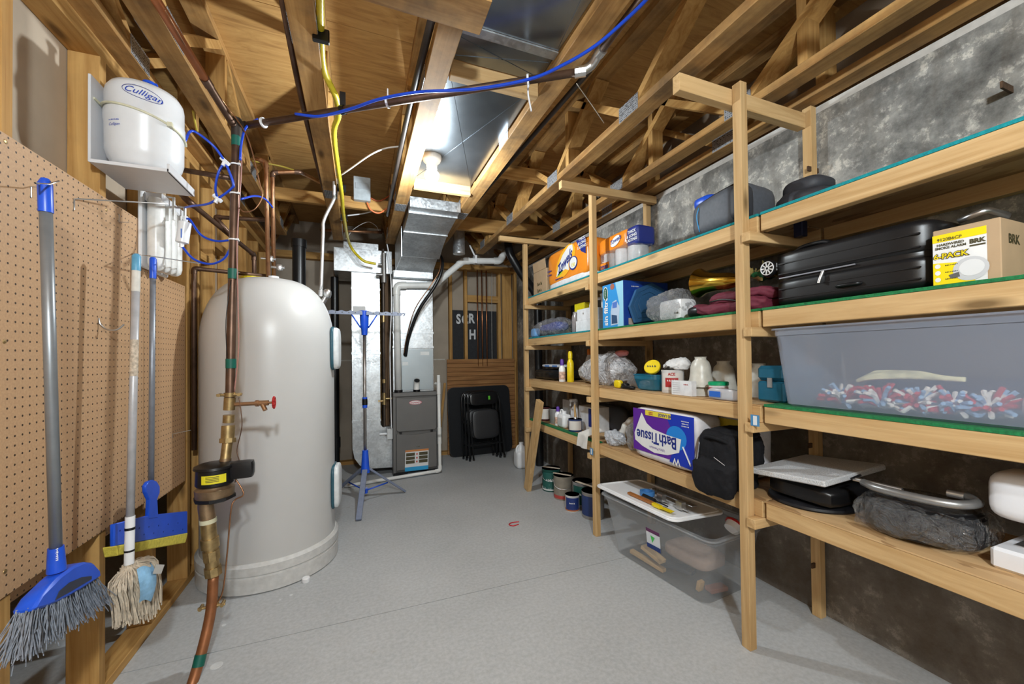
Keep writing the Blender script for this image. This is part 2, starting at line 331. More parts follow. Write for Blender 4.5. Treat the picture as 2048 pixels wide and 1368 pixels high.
def peg(yo, zo):
    t = NT('pegboard'); geo = t.n('ShaderNodeNewGeometry'); sp = t.n('ShaderNodeSeparateXYZ'); t.l(geo.outputs['Position'], sp.inputs[0]); ds = []
    for i, o_ in ((1, yo), (2, zo)):
        m1 = t.n('ShaderNodeMath', operation='SUBTRACT', i1=o_); t.l(sp.outputs[i], m1.inputs[0])
        m2 = t.n('ShaderNodeMath', operation='PINGPONG', i1=0.0127); t.l(m1.outputs[0], m2.inputs[0])
        m3 = t.n('ShaderNodeMath', operation='POWER', i1=2.0); t.l(m2.outputs[0], m3.inputs[0]); ds.append(m3.outputs[0])
    s_ = t.n('ShaderNodeMath', operation='ADD'); t.l(ds[0], s_.inputs[0]); t.l(ds[1], s_.inputs[1])
    h = t.n('ShaderNodeMath', operation='LESS_THAN', i1=0.0031**2); t.l(s_.outputs[0], h.inputs[0])
    f = t.noise(t.coords(), 160, 3); c = t.ramp(f, [(0.3, (0.46, 0.275, 0.145)), (0.7, (0.54, 0.335, 0.18))]); c = t.mix(h.outputs[0], c, (0.05, 0.028, 0.015)); t.col(c)
    t.b.inputs['Roughness'].default_value = 0.6; inv = t.n('ShaderNodeMath', operation='SUBTRACT', i0=1.0); t.l(h.outputs[0], inv.inputs[1]); t.bump(inv.outputs[0], 0.5, 0.003); return t.m
M_PEG = peg(1.44, 0.6)
part('lower_pegboard', MB().box(-0.972, -0.966, -0.5, 2.72, 0.49, 0.62), M_PEG, wall_l)
pa = solo('pegboard', 'large brown pegboard panel carrying the broom and wall hooks', 'pegboard', MB().box(XL+0.0006, XL+0.0056, 0.95, 2.143, 0.598, 1.80), M_PEG, base=(XL, 1.5, 0.598))
pb = solo('pegboard', 'narrow brown pegboard panel beside the water heater', 'pegboard', MB().box(XL+0.0006, XL+0.0056, 2.146, 2.575, 0.572, 1.60), M_PEG, base=(XL, 2.3, 0.572))
for p_, (x_, y_) in ((pa, (8, 683)), (pa, (10, 283)), (pa, (9, 1143)), (pa, (212, 420))):
    q = oX(XL+0.005, x_, y_); part('screw', MB().lathe([(0.006, 0), (0.0055, 0.002), (0.002, 0.003)], (0, 0, 0), 10, Matrix.Translation(q) @ Matrix.Rotation(R(90), 4, 'Y')), brass(), p_, smooth=40)
# the room beyond the studs and the walls behind the camera
M_DRY = plain('painted_drywall', (0.62, 0.61, 0.58), 0.8, 0, 0.04, 3)
struct('wall_beyond', MB().box(-2.62, -2.6, -1.7, 5.1, 0, ZS), M_DRY)
struct('wall_rear', MB().box(-2.6, 2.2, -1.72, -1.7, 0, ZS), M_DRY)
q = oZ(0, 30, 1368); struct('door_1', MB().box(-1.62, -1.58, 0.9, 1.75, 0.0, 2.0), plain('door_white', (0.72, 0.72, 0.71), 0.5), )
part('door_casing', MB().box(-1.585, -1.565, 1.58, 1.64, 0.0, 2.0), plain('door_white', (0.72, 0.72, 0.71)), bpy.data.objects['door_1'])
# subfloor of plywood sheets
def ply():
    t = NT('plywood'); v = t.coords((1.0, 7, 1), True); f = t.noise(v, 2.6, 6, 0.62, 2.2); c = t.ramp(f, [(0.3, (0.36, 0.18, 0.052)), (0.48, (0.50, 0.272, 0.084)), (0.7, (0.60, 0.35, 0.12))])
    vo = t.n('ShaderNodeTexVoronoi', Scale=1.0); t.l(t.coords((2.2, 4.5, 1), True), vo.inputs['Vector']); k = t.ramp(vo.outputs['Distance'], [(0.035, (1, 1, 1)), (0.09, (0, 0, 0))]); c = t.mix(k, c, (0.14, 0.06, 0.022))
    t.col(c); t.b.inputs['Roughness'].default_value = 0.75; return t.m
M_PLY = ply(); ys = oZ(ZS, 740, 65).y
ceil = struct('ceiling', MB().box(-2.6, 2.2, -1.7, 5.1, ZS+0.02, ZS+0.04), M_PLY)
for j in range(-4, 4):
    for i in range(3):
        x0 = -2.6+2.44*i-(1.22 if j % 2 else 0); y0 = ys+1.22*j
        a0, a1, b0, b1 = max(x0, -2.6), min(x0+2.437, 2.2), max(y0, -1.7), min(y0+1.217, 5.1)
        if a1-a0 > 0.05 and b1-b0 > 0.05: part('plywood_sheet', MB().box(a0, a1, b0, b1, ZS, ZS+0.019), M_PLY, ceil)
# ================================================================ FLOOR TRUSSES
def plate_mat():
    t = NT('nail_plate'); geo = t.n('ShaderNodeNewGeometry'); w_ = t.n('ShaderNodeTexVoronoi', Scale=95.0, Randomness=0.25); t.l(geo.outputs['Position'], w_.inputs['Vector'])
    c = t.ramp(w_.outputs['Distance'], [(0.30, (0.03, 0.03, 0.032)), (0.42, (0.40, 0.41, 0.43))]); t.col(c); t.b.inputs['Metallic'].default_value = 0.5; t.b.inputs['Roughness'].default_value = 0.45; return t.m
M_NP = plate_mat()
TX = [-0.832, -0.655, -0.172, 0.308, 0.79, 1.266, 1.745, 1.945]
TL = ['floor truss against the left wall above the white bracket', 'floor truss carrying the red copper pipe, above the white storage canister', 'floor truss beside the yellow gas tubing', 'floor truss on the left of the light bulb',
      'floor truss on the right of the light bulb', 'floor truss above the ends of the shelf top bars', 'floor truss over the middle of the shelving', 'floor truss tight against the concrete wall']
def truss(x, label, yend, nodes, splice):
    o = thing('floor_truss', label, 'truss', (x, 2.0, ZC), 'parallel floor trusses overhead'); hw = 0.0445
    part('bottom_chord', MB().box(x-hw, x+hw, -1.65, yend, ZC, ZC+0.038), old(1), o, bev=0.0025)
    part('top_chord', MB().box(x-hw, x+hw, -1.65, 4.98, ZT, ZT+0.038), old(1), o)
    zb, zt = ZC+0.038, ZT
    for y in nodes:
        for d in (-0.52, 0.52):
            if y+d < 4.95: part('web', MB().beam((x, y+d*0.06, zb-0.006), (x, y+d, zt+0.006), 0.085, 0.036, (0, 1, 0)), stud(1), o)
        for sx in (-1, 1): part('nail_plate', MB().box(x+sx*hw-0.0015, x+sx*hw+0.0015, y-0.07, y+0.07, ZC+0.002, ZC+0.075), M_NP, o)
        if y+0.6 < 4.0: part('web', MB().box(x-0.04, x+0.04, y+0.585, y+0.623, zb, zt), stud(2), o)
    if splice: part('nail_plate', MB().box(x-0.04, x+0.04, splice-0.07, splice+0.07, ZC-0.0015, ZC), M_NP, o)
    if yend < 4.9: part('web', MB().beam((x, yend-0.02, zb), (x, yend+0.55, zt), 0.085, 0.036, (0, 1, 0)), stud(1), o)
    return o
NODES = [[1.95, 3.4], [0.3, 1.76, 2.9, 3.9], [0.2, 1.55, 2.98, 3.95], [0.4, 1.7, 3.05, 3.9], [0.4, 2.0, 3.05, 3.9], [0.25, 1.55, 2.35, 3.15, 3.95], [0.45, 1.35, 2.3, 3.2], [0.5, 1.6, 2.7]]
for x_, l_, nd, yend, sp in zip(TX, TL, NODES, [4.6, 4.15, 4.15, 4.12, 4.12, 4.2, 4.6, 4.9], [None, None, 3.02, 3.1, 3.12, None, None, None]): truss(x_, l_, yend, nd, sp)
q = oZ(2.56, 1087, 272); q2 = oZ(2.56, 1309, 312)
solo('strongback', 'flat board crossing the trusses above the paper towels', 'board', MB().box(0.84, 1.9, 2.62, 2.66, 2.5, 2.59), stud(0), bev=0.002)
solo('strongback', 'cross board between trusses behind the grey wiring box', 'board', MB().box(-0.61, 0.26, 3.36, 3.40, 2.41, 2.50), stud(0), bev=0.002)
solo('strongback', 'long cross board in the dark end of the ceiling', 'board', MB().box(0.84, 1.9, 3.62, 3.66, 2.42, 2.55), stud(0), bev=0.002)
# panned joist bay: sheet metal between two trusses with blocks across it
M_G = galv()
def sheet(name, label, y0, y1, z):
    o = thing(name, label, 'duct', (0.55, (y0+y1)/2, z)); mb = MB(); mb.box(0.356, 0.742, y0, y1, z, z+0.004); part('pan', mb, plain('pan_steel', (0.27, 0.30, 0.33), 0.24, 0.95, 0.12, 9), o)
    cx, cy, a = 0.549, (y0+y1)/2, 0.006; mb = MB()
    for s1, s2 in ((1, 1), (1, -1)): mb.beam((cx-0.185*s1, y0+0.02 if s2 > 0 else y1-0.02, z-0.0008), (cx+0.185*s1, y1-0.02 if s2 > 0 else y0+0.02, z-0.0008), 0.004, 0.002)
    part('cross_break', mb, MATS['pan_steel'], o); return o
bayA = sheet('joist_pan', 'shiny sheet metal pan behind the light bulb', 1.60, 2.66, 2.405)
bayB = sheet('joist_pan', 'dull grey sheet metal pan at the top of the picture', -1.6, 1.36, 2.405)
part('seam', MB().box(0.356, 0.742, 1.36, 1.40, 2.398, 2.404), M_G, bayB)
bayC = sheet('joist_pan', 'short sheet metal pan between the seam and cross block', 1.41, 1.545, 2.407)
solo('cross_block', 'short board nailed between trusses behind the blue tube', 'board', MB().box(0.354, 0.744, 1.552, 1.590, 2.345, 2.434), pine(0), bev=0.002)
solo('cross_block', 'short bright board nailed between trusses beside the bulb', 'board', MB().box(0.354, 0.744, 2.665, 2.703, 2.345, 2.434), pine(0), bev=0.002)
solo('cross_block', 'wide weathered board nailed between trusses at the top edge', 'board', MB().box(-0.126, 0.40, 1.16, 1.30, 2.322, 2.359), old(0), bev=0.002)
# lamp
lp = thing('ceiling_light', 'white porcelain lampholder with a lit bare bulb', 'light', (0.415, 2.34, 2.405))
part('lampholder', MB().lathe([(0.058, 0), (0.058, -0.012), (0.05, -0.03), (0.034, -0.045), (0.03, -0.075), (0.024, -0.075)], (0.415, 2.34, 2.405), 28), plain('porcelain', (0.75, 0.73, 0.7), 0.3), lp, smooth=40)
t = NT('bulb_glow'); t.b.inputs['Emission Color'].default_value = (1, 0.95, 0.88, 1); t.b.inputs['Emission Strength'].default_value = 25; t.col((1, 1, 1))
t2 = t.n('ShaderNodeBsdfTransparent')
mb = MB(); mb.lathe([(0.02, 0.0), (0.03, -0.012), (0.042, -0.03), (0.043, -0.045), (0.034, -0.064), (0.018, -0.073), (0.001, -0.076)], (0.415, 2.34, 2.33), 20)
ob = part('bulb', mb, t.m, lp, smooth=180)
bpy.data.objects['bulb_light'].location = (0.415, 2.34, 2.19)
bpy.data.objects['bulb_light'].data.shadow_soft_size = 0.03
lp2 = thing('ceiling_light', 'bare bulb in a lampholder over the entry behind the viewer', 'light', (0.05, -0.75, 2.36))
part('bulb', MB().lathe([(0.02, 0.0), (0.04, -0.03), (0.043, -0.045), (0.018, -0.073), (0.001, -0.076)], (0.05, -0.75, 2.285), 16), bpy.data.materials['bulb_glow'], lp2, smooth=180)
part('lampholder', MB().lathe([(0.058, 0), (0.05, -0.03), (0.03, -0.075), (0.024, -0.075)], (0.05, -0.75, 2.36), 20), plain('porcelain', (0.75, 0.73, 0.7)), lp2, smooth=40)
# ================================================================ WATER HEATER
HX, HY, HR = -0.487, 2.74, 0.345
wh = thing('water_heater', 'tall rounded light grey water heater tank', 'water heater', (HX, HY, 0))
prof = [(HR, 0.15)]+[(HR, 1.30)]+[(0.075+(HR-0.075)*math.cos(a)**0.85, 1.30+0.385*math.sin(a)**0.95) for a in [math.pi/2*k/14 for k in range(1, 14)]]+[(0.06, 1.686), (0.001, 1.686)]
M_WH = plain('heater_shell', (0.53, 0.525, 0.515), 0.34, 0, 0.02, 5)
part('tank', MB().lathe(prof, (HX, HY, 0), 72), M_WH, wh, smooth=50)
part('base_ring', MB().lathe([(0.345, 0.0), (0.362, 0.006), (0.362, 0.082), (0.356, 0.09), (0.364, 0.098), (0.364, 0.14), (0.35, 0.155), (0.34, 0.155)], (HX, HY, 0), 72), plain('heater_base', (0.57, 0.565, 0.55), 0.4), wh, smooth=35)
M_TEAL = plain('teal_trim', (0.02, 0.085, 0.12), 0.4)
for (z0, z1) in ((oY(HY-0.03, 672, 738).z, oY(HY-0.03, 672, 656).z), (oY(HY-0.03, 674, 1010).z, oY(HY-0.03, 674, 928).z)):
    ca = Vector((HX+HR*math.cos(R(-4)), HY+HR*math.sin(R(-4)), (z0+z1)/2)); T = Matrix.Translation(ca) @ Matrix.Rotation(R(-4), 4, 'Z')
    c_ = part('access_cover', MB().soft((0.012, 0, 0), (0.026, 0.085, (z1-z0)/2), 5, 6, T=T), plain('cover_white', (0.66, 0.69, 0.70), 0.35), wh, smooth=60)
    part('cover_trim', MB().soft((0.0, 0, 0), (0.012, 0.09, (z1-z0)/2+0.006), 5, 6, T=T), M_TEAL, c_, smooth=60)
q = Vector((HX+0.262, HY-0.07, 1.53)); nrm = Vector((0.83, -0.24, 0.5)); fn = plane_fn(q+nrm*0.006, (0.24, 0.83, 0.0), (-0.48, 0.14, 0.85))
part('rating_label', rect(fn, -0.09, 0.09, -0.055, 0.055), ink((0.72, 0.70, 0.68), 'label_white'), wh); part('label_mark', rect(plane_fn(q+nrm*0.0068, (0.24, 0.83, 0.0), (-0.48, 0.14, 0.85)), -0.06, -0.02, -0.03, 0.03), ink((0.5, 0.06, 0.05), 'red'), wh)
part('relief_valve', MB().tube([(HX+0.27, HY+0.06, 1.56), (HX+0.30, HY+0.06, 1.62)], 0.016, 12).soft((HX+0.305, HY+0.06, 1.63), (0.022, 0.03, 0.03), 3, 3), chrome(), wh, smooth=50)
part('top_fitting', MB().tube([(HX+0.02, HY-0.05, 1.68), (HX+0.02, HY-0.05, 1.70)], 0.03, 16), white(), wh, smooth=40)
part('yellow_tag', MB().lathe([(0.001, 0), (0.07, 0.0), (0.07, 0.012), (0.001, 0.012)], (HX-0.09, HY+0.02, 1.686), 20), ink((0.72, 0.58, 0.02), 'yellow'), wh)
solo('plastic_disc', 'small white cap lying on the floor by the heater', 'disc', MB().lathe([(0.019, 0), (0.02, 0.003), (0.02, 0.02), (0.017, 0.023)], oZ(0, 612, 1163), 20), white(), smooth=40)
# ================================================================ COPPER SERVICE LINE WITH METER
def pt(Y, x, y): return oY(Y, x, y)
sp = thing('service_pipe', 'copper water service pipe rising from the floor to the meter', 'pipe', oZ(0, 392, 1345))
b0 = oZ(0.0, 385, 1366); low = [b0-Vector((0.01, 0.05, 0.03)), b0, pt(1.87, 407, 1290), pt(1.91, 422, 1220), pt(1.93, 427, 1150)]
part('lower_pipe', MB().tube(crv(low, 6), 0.0185, 14), plain('red_copper', (0.30, 0.115, 0.045), 0.45, 0.5, 0.25, 18), sp, smooth=180)
part('green_tape', MB().tube([pt(1.845, 396, 1333), pt(1.86, 402, 1308)], 0.0197, 14), ink((0.0, 0.10, 0.07), 'green_tape'), sp, smooth=50)
k0, k1, k2, k3, k4 = pt(1.93, 427, 1150), pt(1.93, 421, 1095), pt(1.93, 416, 1040), pt(1.93, 412, 1005), pt(1.93, 425, 990)
mb = MB(); mb.tube([k0, k0.lerp(k1, .3)], 0.03, 8).tube([k0.lerp(k1, .3), k1], 0.024, 16).tube([k0.lerp(k1, .55), k0.lerp(k1, .9)], 0.029, 8).tube([k1, k2], 0.026, 16).tube([k1, k1.lerp(k2, .35)], 0.031, 16)
part('lower_valve', mb, brass(), sp, smooth=40)
part('elbow', MB().tube(crv([k2, k3, k4, pt(1.95, 438, 982)], 5), 0.027, 16), plain('bronze', (0.28, 0.19, 0.11), 0.45, 0.75, 0.25, 25), sp, smooth=60)
part('pipe_thread_tape', MB().tube([k2.lerp(k1, 0.1), k2.lerp(k1, -0.05)], 0.029, 14), ink((0.62, 0.6, 0.42), 'tape_cream'), sp, smooth=50)
mc = pt(1.95, 430, 985)
part('meter_body', MB().lathe([(0.045, -0.02), (0.066, -0.012), (0.068, 0.02), (0.055, 0.03), (0.05, 0.05)], mc, 24), plain('bronze', (0.28, 0.19, 0.11)), sp, smooth=40)
part('meter_flange', MB().lathe([(0.072, 0.0), (0.072, -0.012), (0.06, -0.018)], mc-Vector((0, 0, 0.012)), 8), black(), sp)
rg = part('meter_register', MB().lathe([(0.062, 0.035), (0.066, 0.04), (0.064, 0.10), (0.072, 0.103), (0.07, 0.112), (0.05, 0.12), (0.001, 0.122)], mc, 28), black(), sp, smooth=35)
part('transmitter', MB().soft(mc+Vector((0.095, 0.0, 0.085)), (0.042, 0.03, 0.035), 8, 3), black(), sp, smooth=40)
def cyl_fn(c, r, a0, z0, flip=1):
    return lambda u, v_: Vector((c[0]+r*math.cos(a0+u/r), c[1]+r*math.sin(a0+u/r), c[2]+z0+v_))
aa = math.atan2(-mc.y, -mc.x)+0.05
mb = MB(); fn = cyl_fn(mc, 0.0668, aa, 0.068); mb.grid(lambda u, v_: fn(-0.05+0.085*u, -0.017+0.034*v_), 8, 1); part('warning_label', mb, ink((0.75, 0.66, 0.02), 'yellow_label'), rg)
fn2 = cyl_fn(mc, 0.0672, aa, 0.068)
mb = MB()
for i in range(4): mb.grid(lambda u, v_: fn2(-0.035+0.045*u, 0.009-i*0.006+0.0025*v_), 4, 1)
part('label_print', mb, ink((0.06, 0.05, 0.02), 'dark'), rg)
m1 = pt(1.97, 449, 935); m2 = pt(1.99, 455, 885); m3 = pt(2.0, 457, 845); m4 = pt(2.0, 460, 795); m5 = pt(2.02, 462, 700); top = pt(2.08, 473, 262)
part('riser_elbow', MB().tube(crv([mc+Vector((0.02, 0.02, 0.09)), m1-Vector((0, 0, 0.01)), m1.lerp(m2, .35)], 5), 0.021, 14), plain('bronze', (0.28, 0.19, 0.11)), sp, smooth=60)
mb = MB(); mb.tube([m1.lerp(m2, .3), m2], 0.019, 14).tube([m2, m2.lerp(m3, .22)], 0.03, 8).tube([m2.lerp(m3, .22), m2.lerp(m3, .85)], 0.0245, 14).tube([m3, m3.lerp(m4, .3)], 0.021, 14).tube([m3.lerp(m4, .5), m4], 0.0215, 14)
part('upper_valve', mb, brass(), sp, smooth=40)
part('riser', MB().tube([m4-Vector((0, 0, 0.01)), m5, top], 0.0175, 14), old_copper(), sp, smooth=60)
for (y_, hh) in ((548, 0.022), (727, 0.02), (283, 0.022)):
    f_ = (y_-795)/(262-795); c_ = pt(2.0+0.08*max(0, f_), 460+13*max(0, f_), y_) ; part('green_tape', MB().tube([c_-Vector((0, 0, hh)), c_+Vector((0, 0, hh))], 0.0192, 14), ink((0.0, 0.12, 0.075), 'green_tape'), sp, smooth=50)
for c_ in (m4+Vector((0, 0, 0.012)), pt(1.925, 425, 1210)):
    mb = MB(); mb.tube([c_-Vector((0, 0, 0.009)), c_+Vector((0, 0, 0.009))], 0.022, 14).tube([c_-Vector((0.045, 0.01, 0)), c_+Vector((0.045, -0.01, 0))], 0.0055, 8).tube([c_+Vector((0.036, -0.02, 0)), c_+Vector((0.036, 0.012, 0))], 0.007, 8).tube([c_+Vector((-0.036, -0.02, 0)), c_+Vector((-0.036, 0.012, 0))], 0.007, 8); part('ground_clamp', mb, brass(), sp, smooth=40)
dv0, dv1 = pt(2.0, 466, 809), pt(1.97, 548, 805); dd = (dv1-dv0)
mb = MB(); mb.tube([dv0, dv0+dd*0.55], 0.0085, 10).tube([dv0+dd*.55, dv0+dd*.62], 0.014, 8).tube([dv0+dd*.62, dv0+dd*.86], 0.0115, 10).tube([dv0+dd*.7, dv0+dd*.72+Vector((0.012, -0.012, -0.03))], 0.009, 10).tube([dv0+dd*.86, dv1], 0.005, 8)
tp = part('drain_tap', mb, plain('tap_copper', (0.38, 0.22, 0.12), 0.4, 0.8), sp, smooth=40)
T = Matrix.Translation(dv1) @ Matrix.Rotation(R(90), 4, 'Y'); mb = MB()
for k in range(10):
    a, b = 2*math.pi*k/10, 2*math.pi*(k+1)/10; mb.tube([(0.024*math.cos(a), 0.024*math.sin(a), 0), (0.024*math.cos(b), 0.024*math.sin(b), 0)], 0.0045, 6, T=T)
for k in range(3): a = math.pi*k/3; mb.tube([(0.024*math.cos(a), 0.024*math.sin(a), 0), (-0.024*math.cos(a), -0.024*math.sin(a), 0)], 0.0038, 6, T=T)
part('handwheel', mb, ink((0.42, 0.015, 0.015), 'red_enamel'), tp, 'red round handwheel', smooth=40)
wpts = [pt(1.96, 455, 935), pt(1.93, 487, 985), pt(1.93, 470, 1000), pt(1.92, 462, 1020), pt(1.93, 455, 1100), pt(1.93, 446, 1180), pt(1.93, 432, 1210)]
part('ground_wire', MB().tube(crv(wpts, 6), 0.003, 6), copper(), sp, smooth=180)
part('ground_wire', MB().tube(crv([pt(1.99, 478, 795), pt(1.98, 484, 850), pt(1.98, 474, 900), pt(1.96, 480, 930), pt(1.95, 470, 965)], 6), 0.0022, 6), old_copper(), sp, smooth=180)
part('meter_wire', MB().tube(crv([pt(2.0, 468, 790), pt(2.0, 477, 700), pt(2.02, 476, 600), pt(2.04, 474, 480), pt(2.06, 483, 330), pt(2.08, 478, 262)], 6), 0.0028, 6), plain('pink_wire', (0.36, 0.17, 0.14), 0.5), sp, smooth=180)
part('meter_wire', MB().tube(crv([pt(1.99, 455, 800), pt(2.0, 454, 720), pt(2.0, 452, 640), pt(2.02, 462, 560)], 6), 0.0018, 6), black(), sp, smooth=180)
for y_ in (330, 388, 480): f_ = (y_-795)/(262-795); c_ = pt(2.0+0.08*f_, 460+13*f_, y_); part('cable_tie', MB().tube([c_-Vector((0, 0, 0.003)), c_+Vector((0, 0, 0.003))], 0.0205, 12).box(c_.x+0.012, c_.x+0.022, c_.y-0.02, c_.y-0.012, c_.z-0.004, c_.z+0.004), white(), sp, smooth=40)
# branches overhead
br = thing('copper_pipe', 'long brown copper pipe crossing the ceiling under the blue tube', 'pipe', top)
e0, e1 = top+Vector((0.0, 0.02, 0.03)), oZ(2.325, 1165, 143)
part('pipe', MB().tube([e0, e1], 0.015, 12), old_copper(), br, smooth=180)
part('tee', MB().tube([top-Vector((0, 0, 0.03)), top+Vector((0, 0, 0.055))], 0.021, 12).tube([e0-(e1-e0).normalized()*0.02, e0+(e1-e0).normalized()*0.045], 0.0185, 12), plain('black_iron', (0.05, 0.04, 0.035), 0.5, 0.5), br, smooth=40)
mb = MB(); mb.tube([e1-(e1-e0).normalized()*0.03, e1+(e1-e0).normalized()*0.012], 0.02, 8).tube(crv([e1, e1+Vector((0.03, -0.02, 0.02)), e1+Vector((0.035, -0.06, 0.035))], 4), 0.0175, 10).tube([e1+Vector((0.035, -0.06, 0.035)), e1+Vector((0.035, -0.09, 0.035))], 0.021, 10); part('elbow', mb, chrome(), br, smooth=40)
part('pipe_tail', MB().tube([e1+Vector((0.035, -0.08, 0.035)), e1+Vector((0.02, -1.5, 0.04))], 0.014, 12), old_copper(), br, smooth=180)
for f_ in (0.085, 0.47, 0.86):
    c_ = e0.lerp(e1, f_); d_ = (e1-e0).normalized(); mb = MB(); mb.tube([c_-d_*0.004, c_+d_*0.004], 0.022, 12)
    if f_ > 0.8: mb.tube(crv([c_+Vector((0, 0, -0.02)), c_+Vector((0.0, 0.0, -0.06)), c_+Vector((0.008, -0.01, -0.13))], 4), 0.0035, 6)
    elif f_ > 0.4: mb.tube([c_+Vector((0, 0, 0.018)), c_+Vector((0, 0, 0.06))], 0.003, 6)
    part('cable_tie', mb, white(), br, smooth=40)
c_ = e0.lerp(e1, 0.335); part('pipe_hanger', MB().tube([c_-d_*0.01, c_+d_*0.01], 0.019, 12).box(c_.x-0.012, c_.x+0.012, c_.y-0.005, c_.y+0.005, c_.z, ZC), black(), br, smooth=40)
# red copper along the second truss
a0_, a1_ = oZ(2.345, 312, 0), top+Vector((-0.01, -0.02, 0.02))
rp = thing('copper_pipe', 'red copper pipe running along the truss above the storage canister', 'pipe', a1_)
part('pipe', MB().tube([a0_+(a0_-a1_)*1.5, a0_, a0_.lerp(a1_, .55)], 0.0155, 12), plain('red_copper2', (0.42, 0.15, 0.06), 0.4, 0.7, 0.2, 14), rp, smooth=180)
part('pipe_end', MB().tube([a0_.lerp(a1_, .55), a1_], 0.0155, 12).tube([a0_.lerp(a1_, .55), a0_.lerp(a1_, .62)], 0.018, 12), old_copper(), rp, smooth=60)
solo('copper_wire', 'thin bare copper wire looping down from the red pipe', 'wire', MB().tube(crv([oZ(2.312, 330, 20), oZ(2.308, 400, 140), oZ(2.300, 455, 215), pt(2.02, 495, 275), pt(2.02, 520, 370), pt(2.02, 524, 395), pt(2.02, 510, 418), pt(2.03, 490, 424), pt(2.04, 478, 416)], 6), 0.0026, 6), copper(), smooth=180)
def pipe(label, pts, r, mat, bend=0.03, fit=None, cat='pipe', name='copper_pipe', seg=12):
    o = thing(name, label, cat, Vector(pts[0])); P = elb(pts, bend); part('pipe', MB().tube(P, r, seg), mat, o, smooth=180)
    for p in pts[1:-1]:
        i = [Vector(x) for x in pts].index(Vector(p)); a, b = Vector(pts[i-1]), Vector(pts[i+1]); p = Vector(p)
        if fit: part('elbow', MB().tube(elb([p+(a-p).normalized()*r*2.6, p, p+(b-p).normalized()*r*2.6], r*1.6), r*1.22, seg), fit, o, smooth=60)
    return o
oc, cu = old_copper(), copper()
pipe('copper pipe dropping behind the left side of the water heater', [pt(2.66, 388, 900), Vector((pt(2.66, 388, 700).x, 2.66, 1.715)), Vector((-0.475, 2.80, 1.718))], 0.0115, oc, fit=oc)
pipe('copper riser standing on top of the heater, nearest the viewer', [pt(2.68, 537, 562), pt(2.68, 532, 325), pt(2.68, 512, 317)], 0.012, cu, fit=cu)
pipe('second copper riser behind the first, with shutoff valves', [pt(2.78, 548, 566), pt(2.78, 545, 345), pt(2.78, 600, 344), pt(3.2, 640, 365)], 0.012, cu, fit=oc)
pipe('copper pipe slanting under the trusses to the left wall', [oX(-0.84, 362, 388), oX(-0.80, 380, 405), pt(3.1, 508, 510), pt(3.1, 509, 600)], 0.0135, oc, fit=oc)
pipe('copper pipe crossing from the bracket to the service riser', [pt(2.2, 355, 338), pt(2.1, 466, 357)], 0.0115, oc)
pipe('short copper pipe bent behind the service riser', [pt(2.74, 462, 470), pt(2.74, 430, 434), pt(2.70, 533, 440)], 0.012, oc, fit=oc)
pipe('thin brown pipe along the truss beside the yellow tubing', [oZ(2.39, 558, -40), oZ(2.39, 600, 190), oZ(2.385, 645, 372), oZ(2.38, 668, 455)], 0.012, oc, bend=0.3)
pipe('dark iron gas pipe alongside the truss left of the bulb', [oZ(2.40, 868, 20), oZ(2.40, 815, 230), oZ(2.40, 775, 430)], 0.0145, plain('gas_pipe', (0.045, 0.035, 0.03), 0.45, 0.4), bend=0.3, name='gas_pipe')
pipe('brown pipe tucked beside the truss right of the bulb', [oZ(2.40, 1180, 140), oZ(2.40, 1050, 290), oZ(2.40, 960, 395), oZ(2.40, 905, 460)], 0.012, plain('gas_pipe', (0.045, 0.035, 0.03)), bend=0.3)
for lab, x_, y_, r_ in (('left of the two valves on the second copper riser', 527, 518, 0), ('right of the two valves on the second copper riser', 545, 535, 0)):
    c_ = pt(2.74, x_+14, y_); solo('shutoff_valve', 'small brass valve with lever, '+lab, 'valve', MB().tube([c_-Vector((0.05, 0.0, 0)), c_+Vector((0.025, 0, 0))], 0.008, 10).soft(c_, (0.016, 0.016, 0.02), 4, 3).box(c_.x-0.05, c_.x-0.015, c_.y-0.004, c_.y+0.004, c_.z-0.004, c_.z+0.002), chrome(), smooth=40)
# black drain stacks, conduit, gas tubing
solo('drain_stack', 'thick black drain pipe rising behind the water heater', 'pipe', MB().tube([Vector((pt(3.7, 598, 700).x, 3.7, 0)), pt(3.7, 598, 485)], 0.05, 20).tube([pt(3.7, 598, 495), pt(3.7, 598, 480)], 0.058, 20), black(), smooth=40)
solo('drain_stack', 'slim black drain pipe between the heater and return duct', 'pipe', MB().tube([Vector((pt(4.6, 670, 700).x, 4.6, 0)), Vector((pt(4.6, 670, 700).x, 4.6, 2.085))], 0.04, 20).tube([Vector((pt(4.6, 670, 700).x, 4.6, 0.27)), Vector((pt(4.6, 670, 700).x, 4.6, 0.38))], 0.05, 20), black(), smooth=40)
solo('drain_stack', 'long black drain pipe in the corner behind the shelves', 'pipe', MB().tube(elb([(1.88, 4.0, 0.0), (1.88, 4.0, 1.9), oY(4.0, 1040, 545), oY(4.0, 1018, 505), oY(4.05, 1015, 480)], 0.12), 0.045, 20), black(), smooth=60)
cd = thing('conduit', 'bent metal conduit running down to the heater top', 'conduit', (HX+0.27, HY+0.06, 1.5))
P_ = [oZ(2.43, 668, 338), pt(2.82, 668, 388), pt(2.80, 667, 400), pt(2.80, 648, 440), pt(2.80, 646, 470), pt(2.80, 642, 590)]
part('tube', MB().tube(crv(P_, 6), 0.0105, 12), plain('conduit_steel', (0.60, 0.61, 0.62), 0.35, 0.8, 0.08), cd, smooth=180)
part('connector', MB().tube([P_[0]-Vector((0, 0, 0.04)), P_[0]], 0.015, 10).tube([P_[-1]+Vector((0, 0, 0.03)), P_[-1]-Vector((0, 0, 0.01))], 0.016, 10), chrome(), cd, smooth=40)
gs = thing('gas_tubing', 'yellow corrugated gas tubing winding down to the furnace', 'gas line', oZ(2.37, 683, 345))
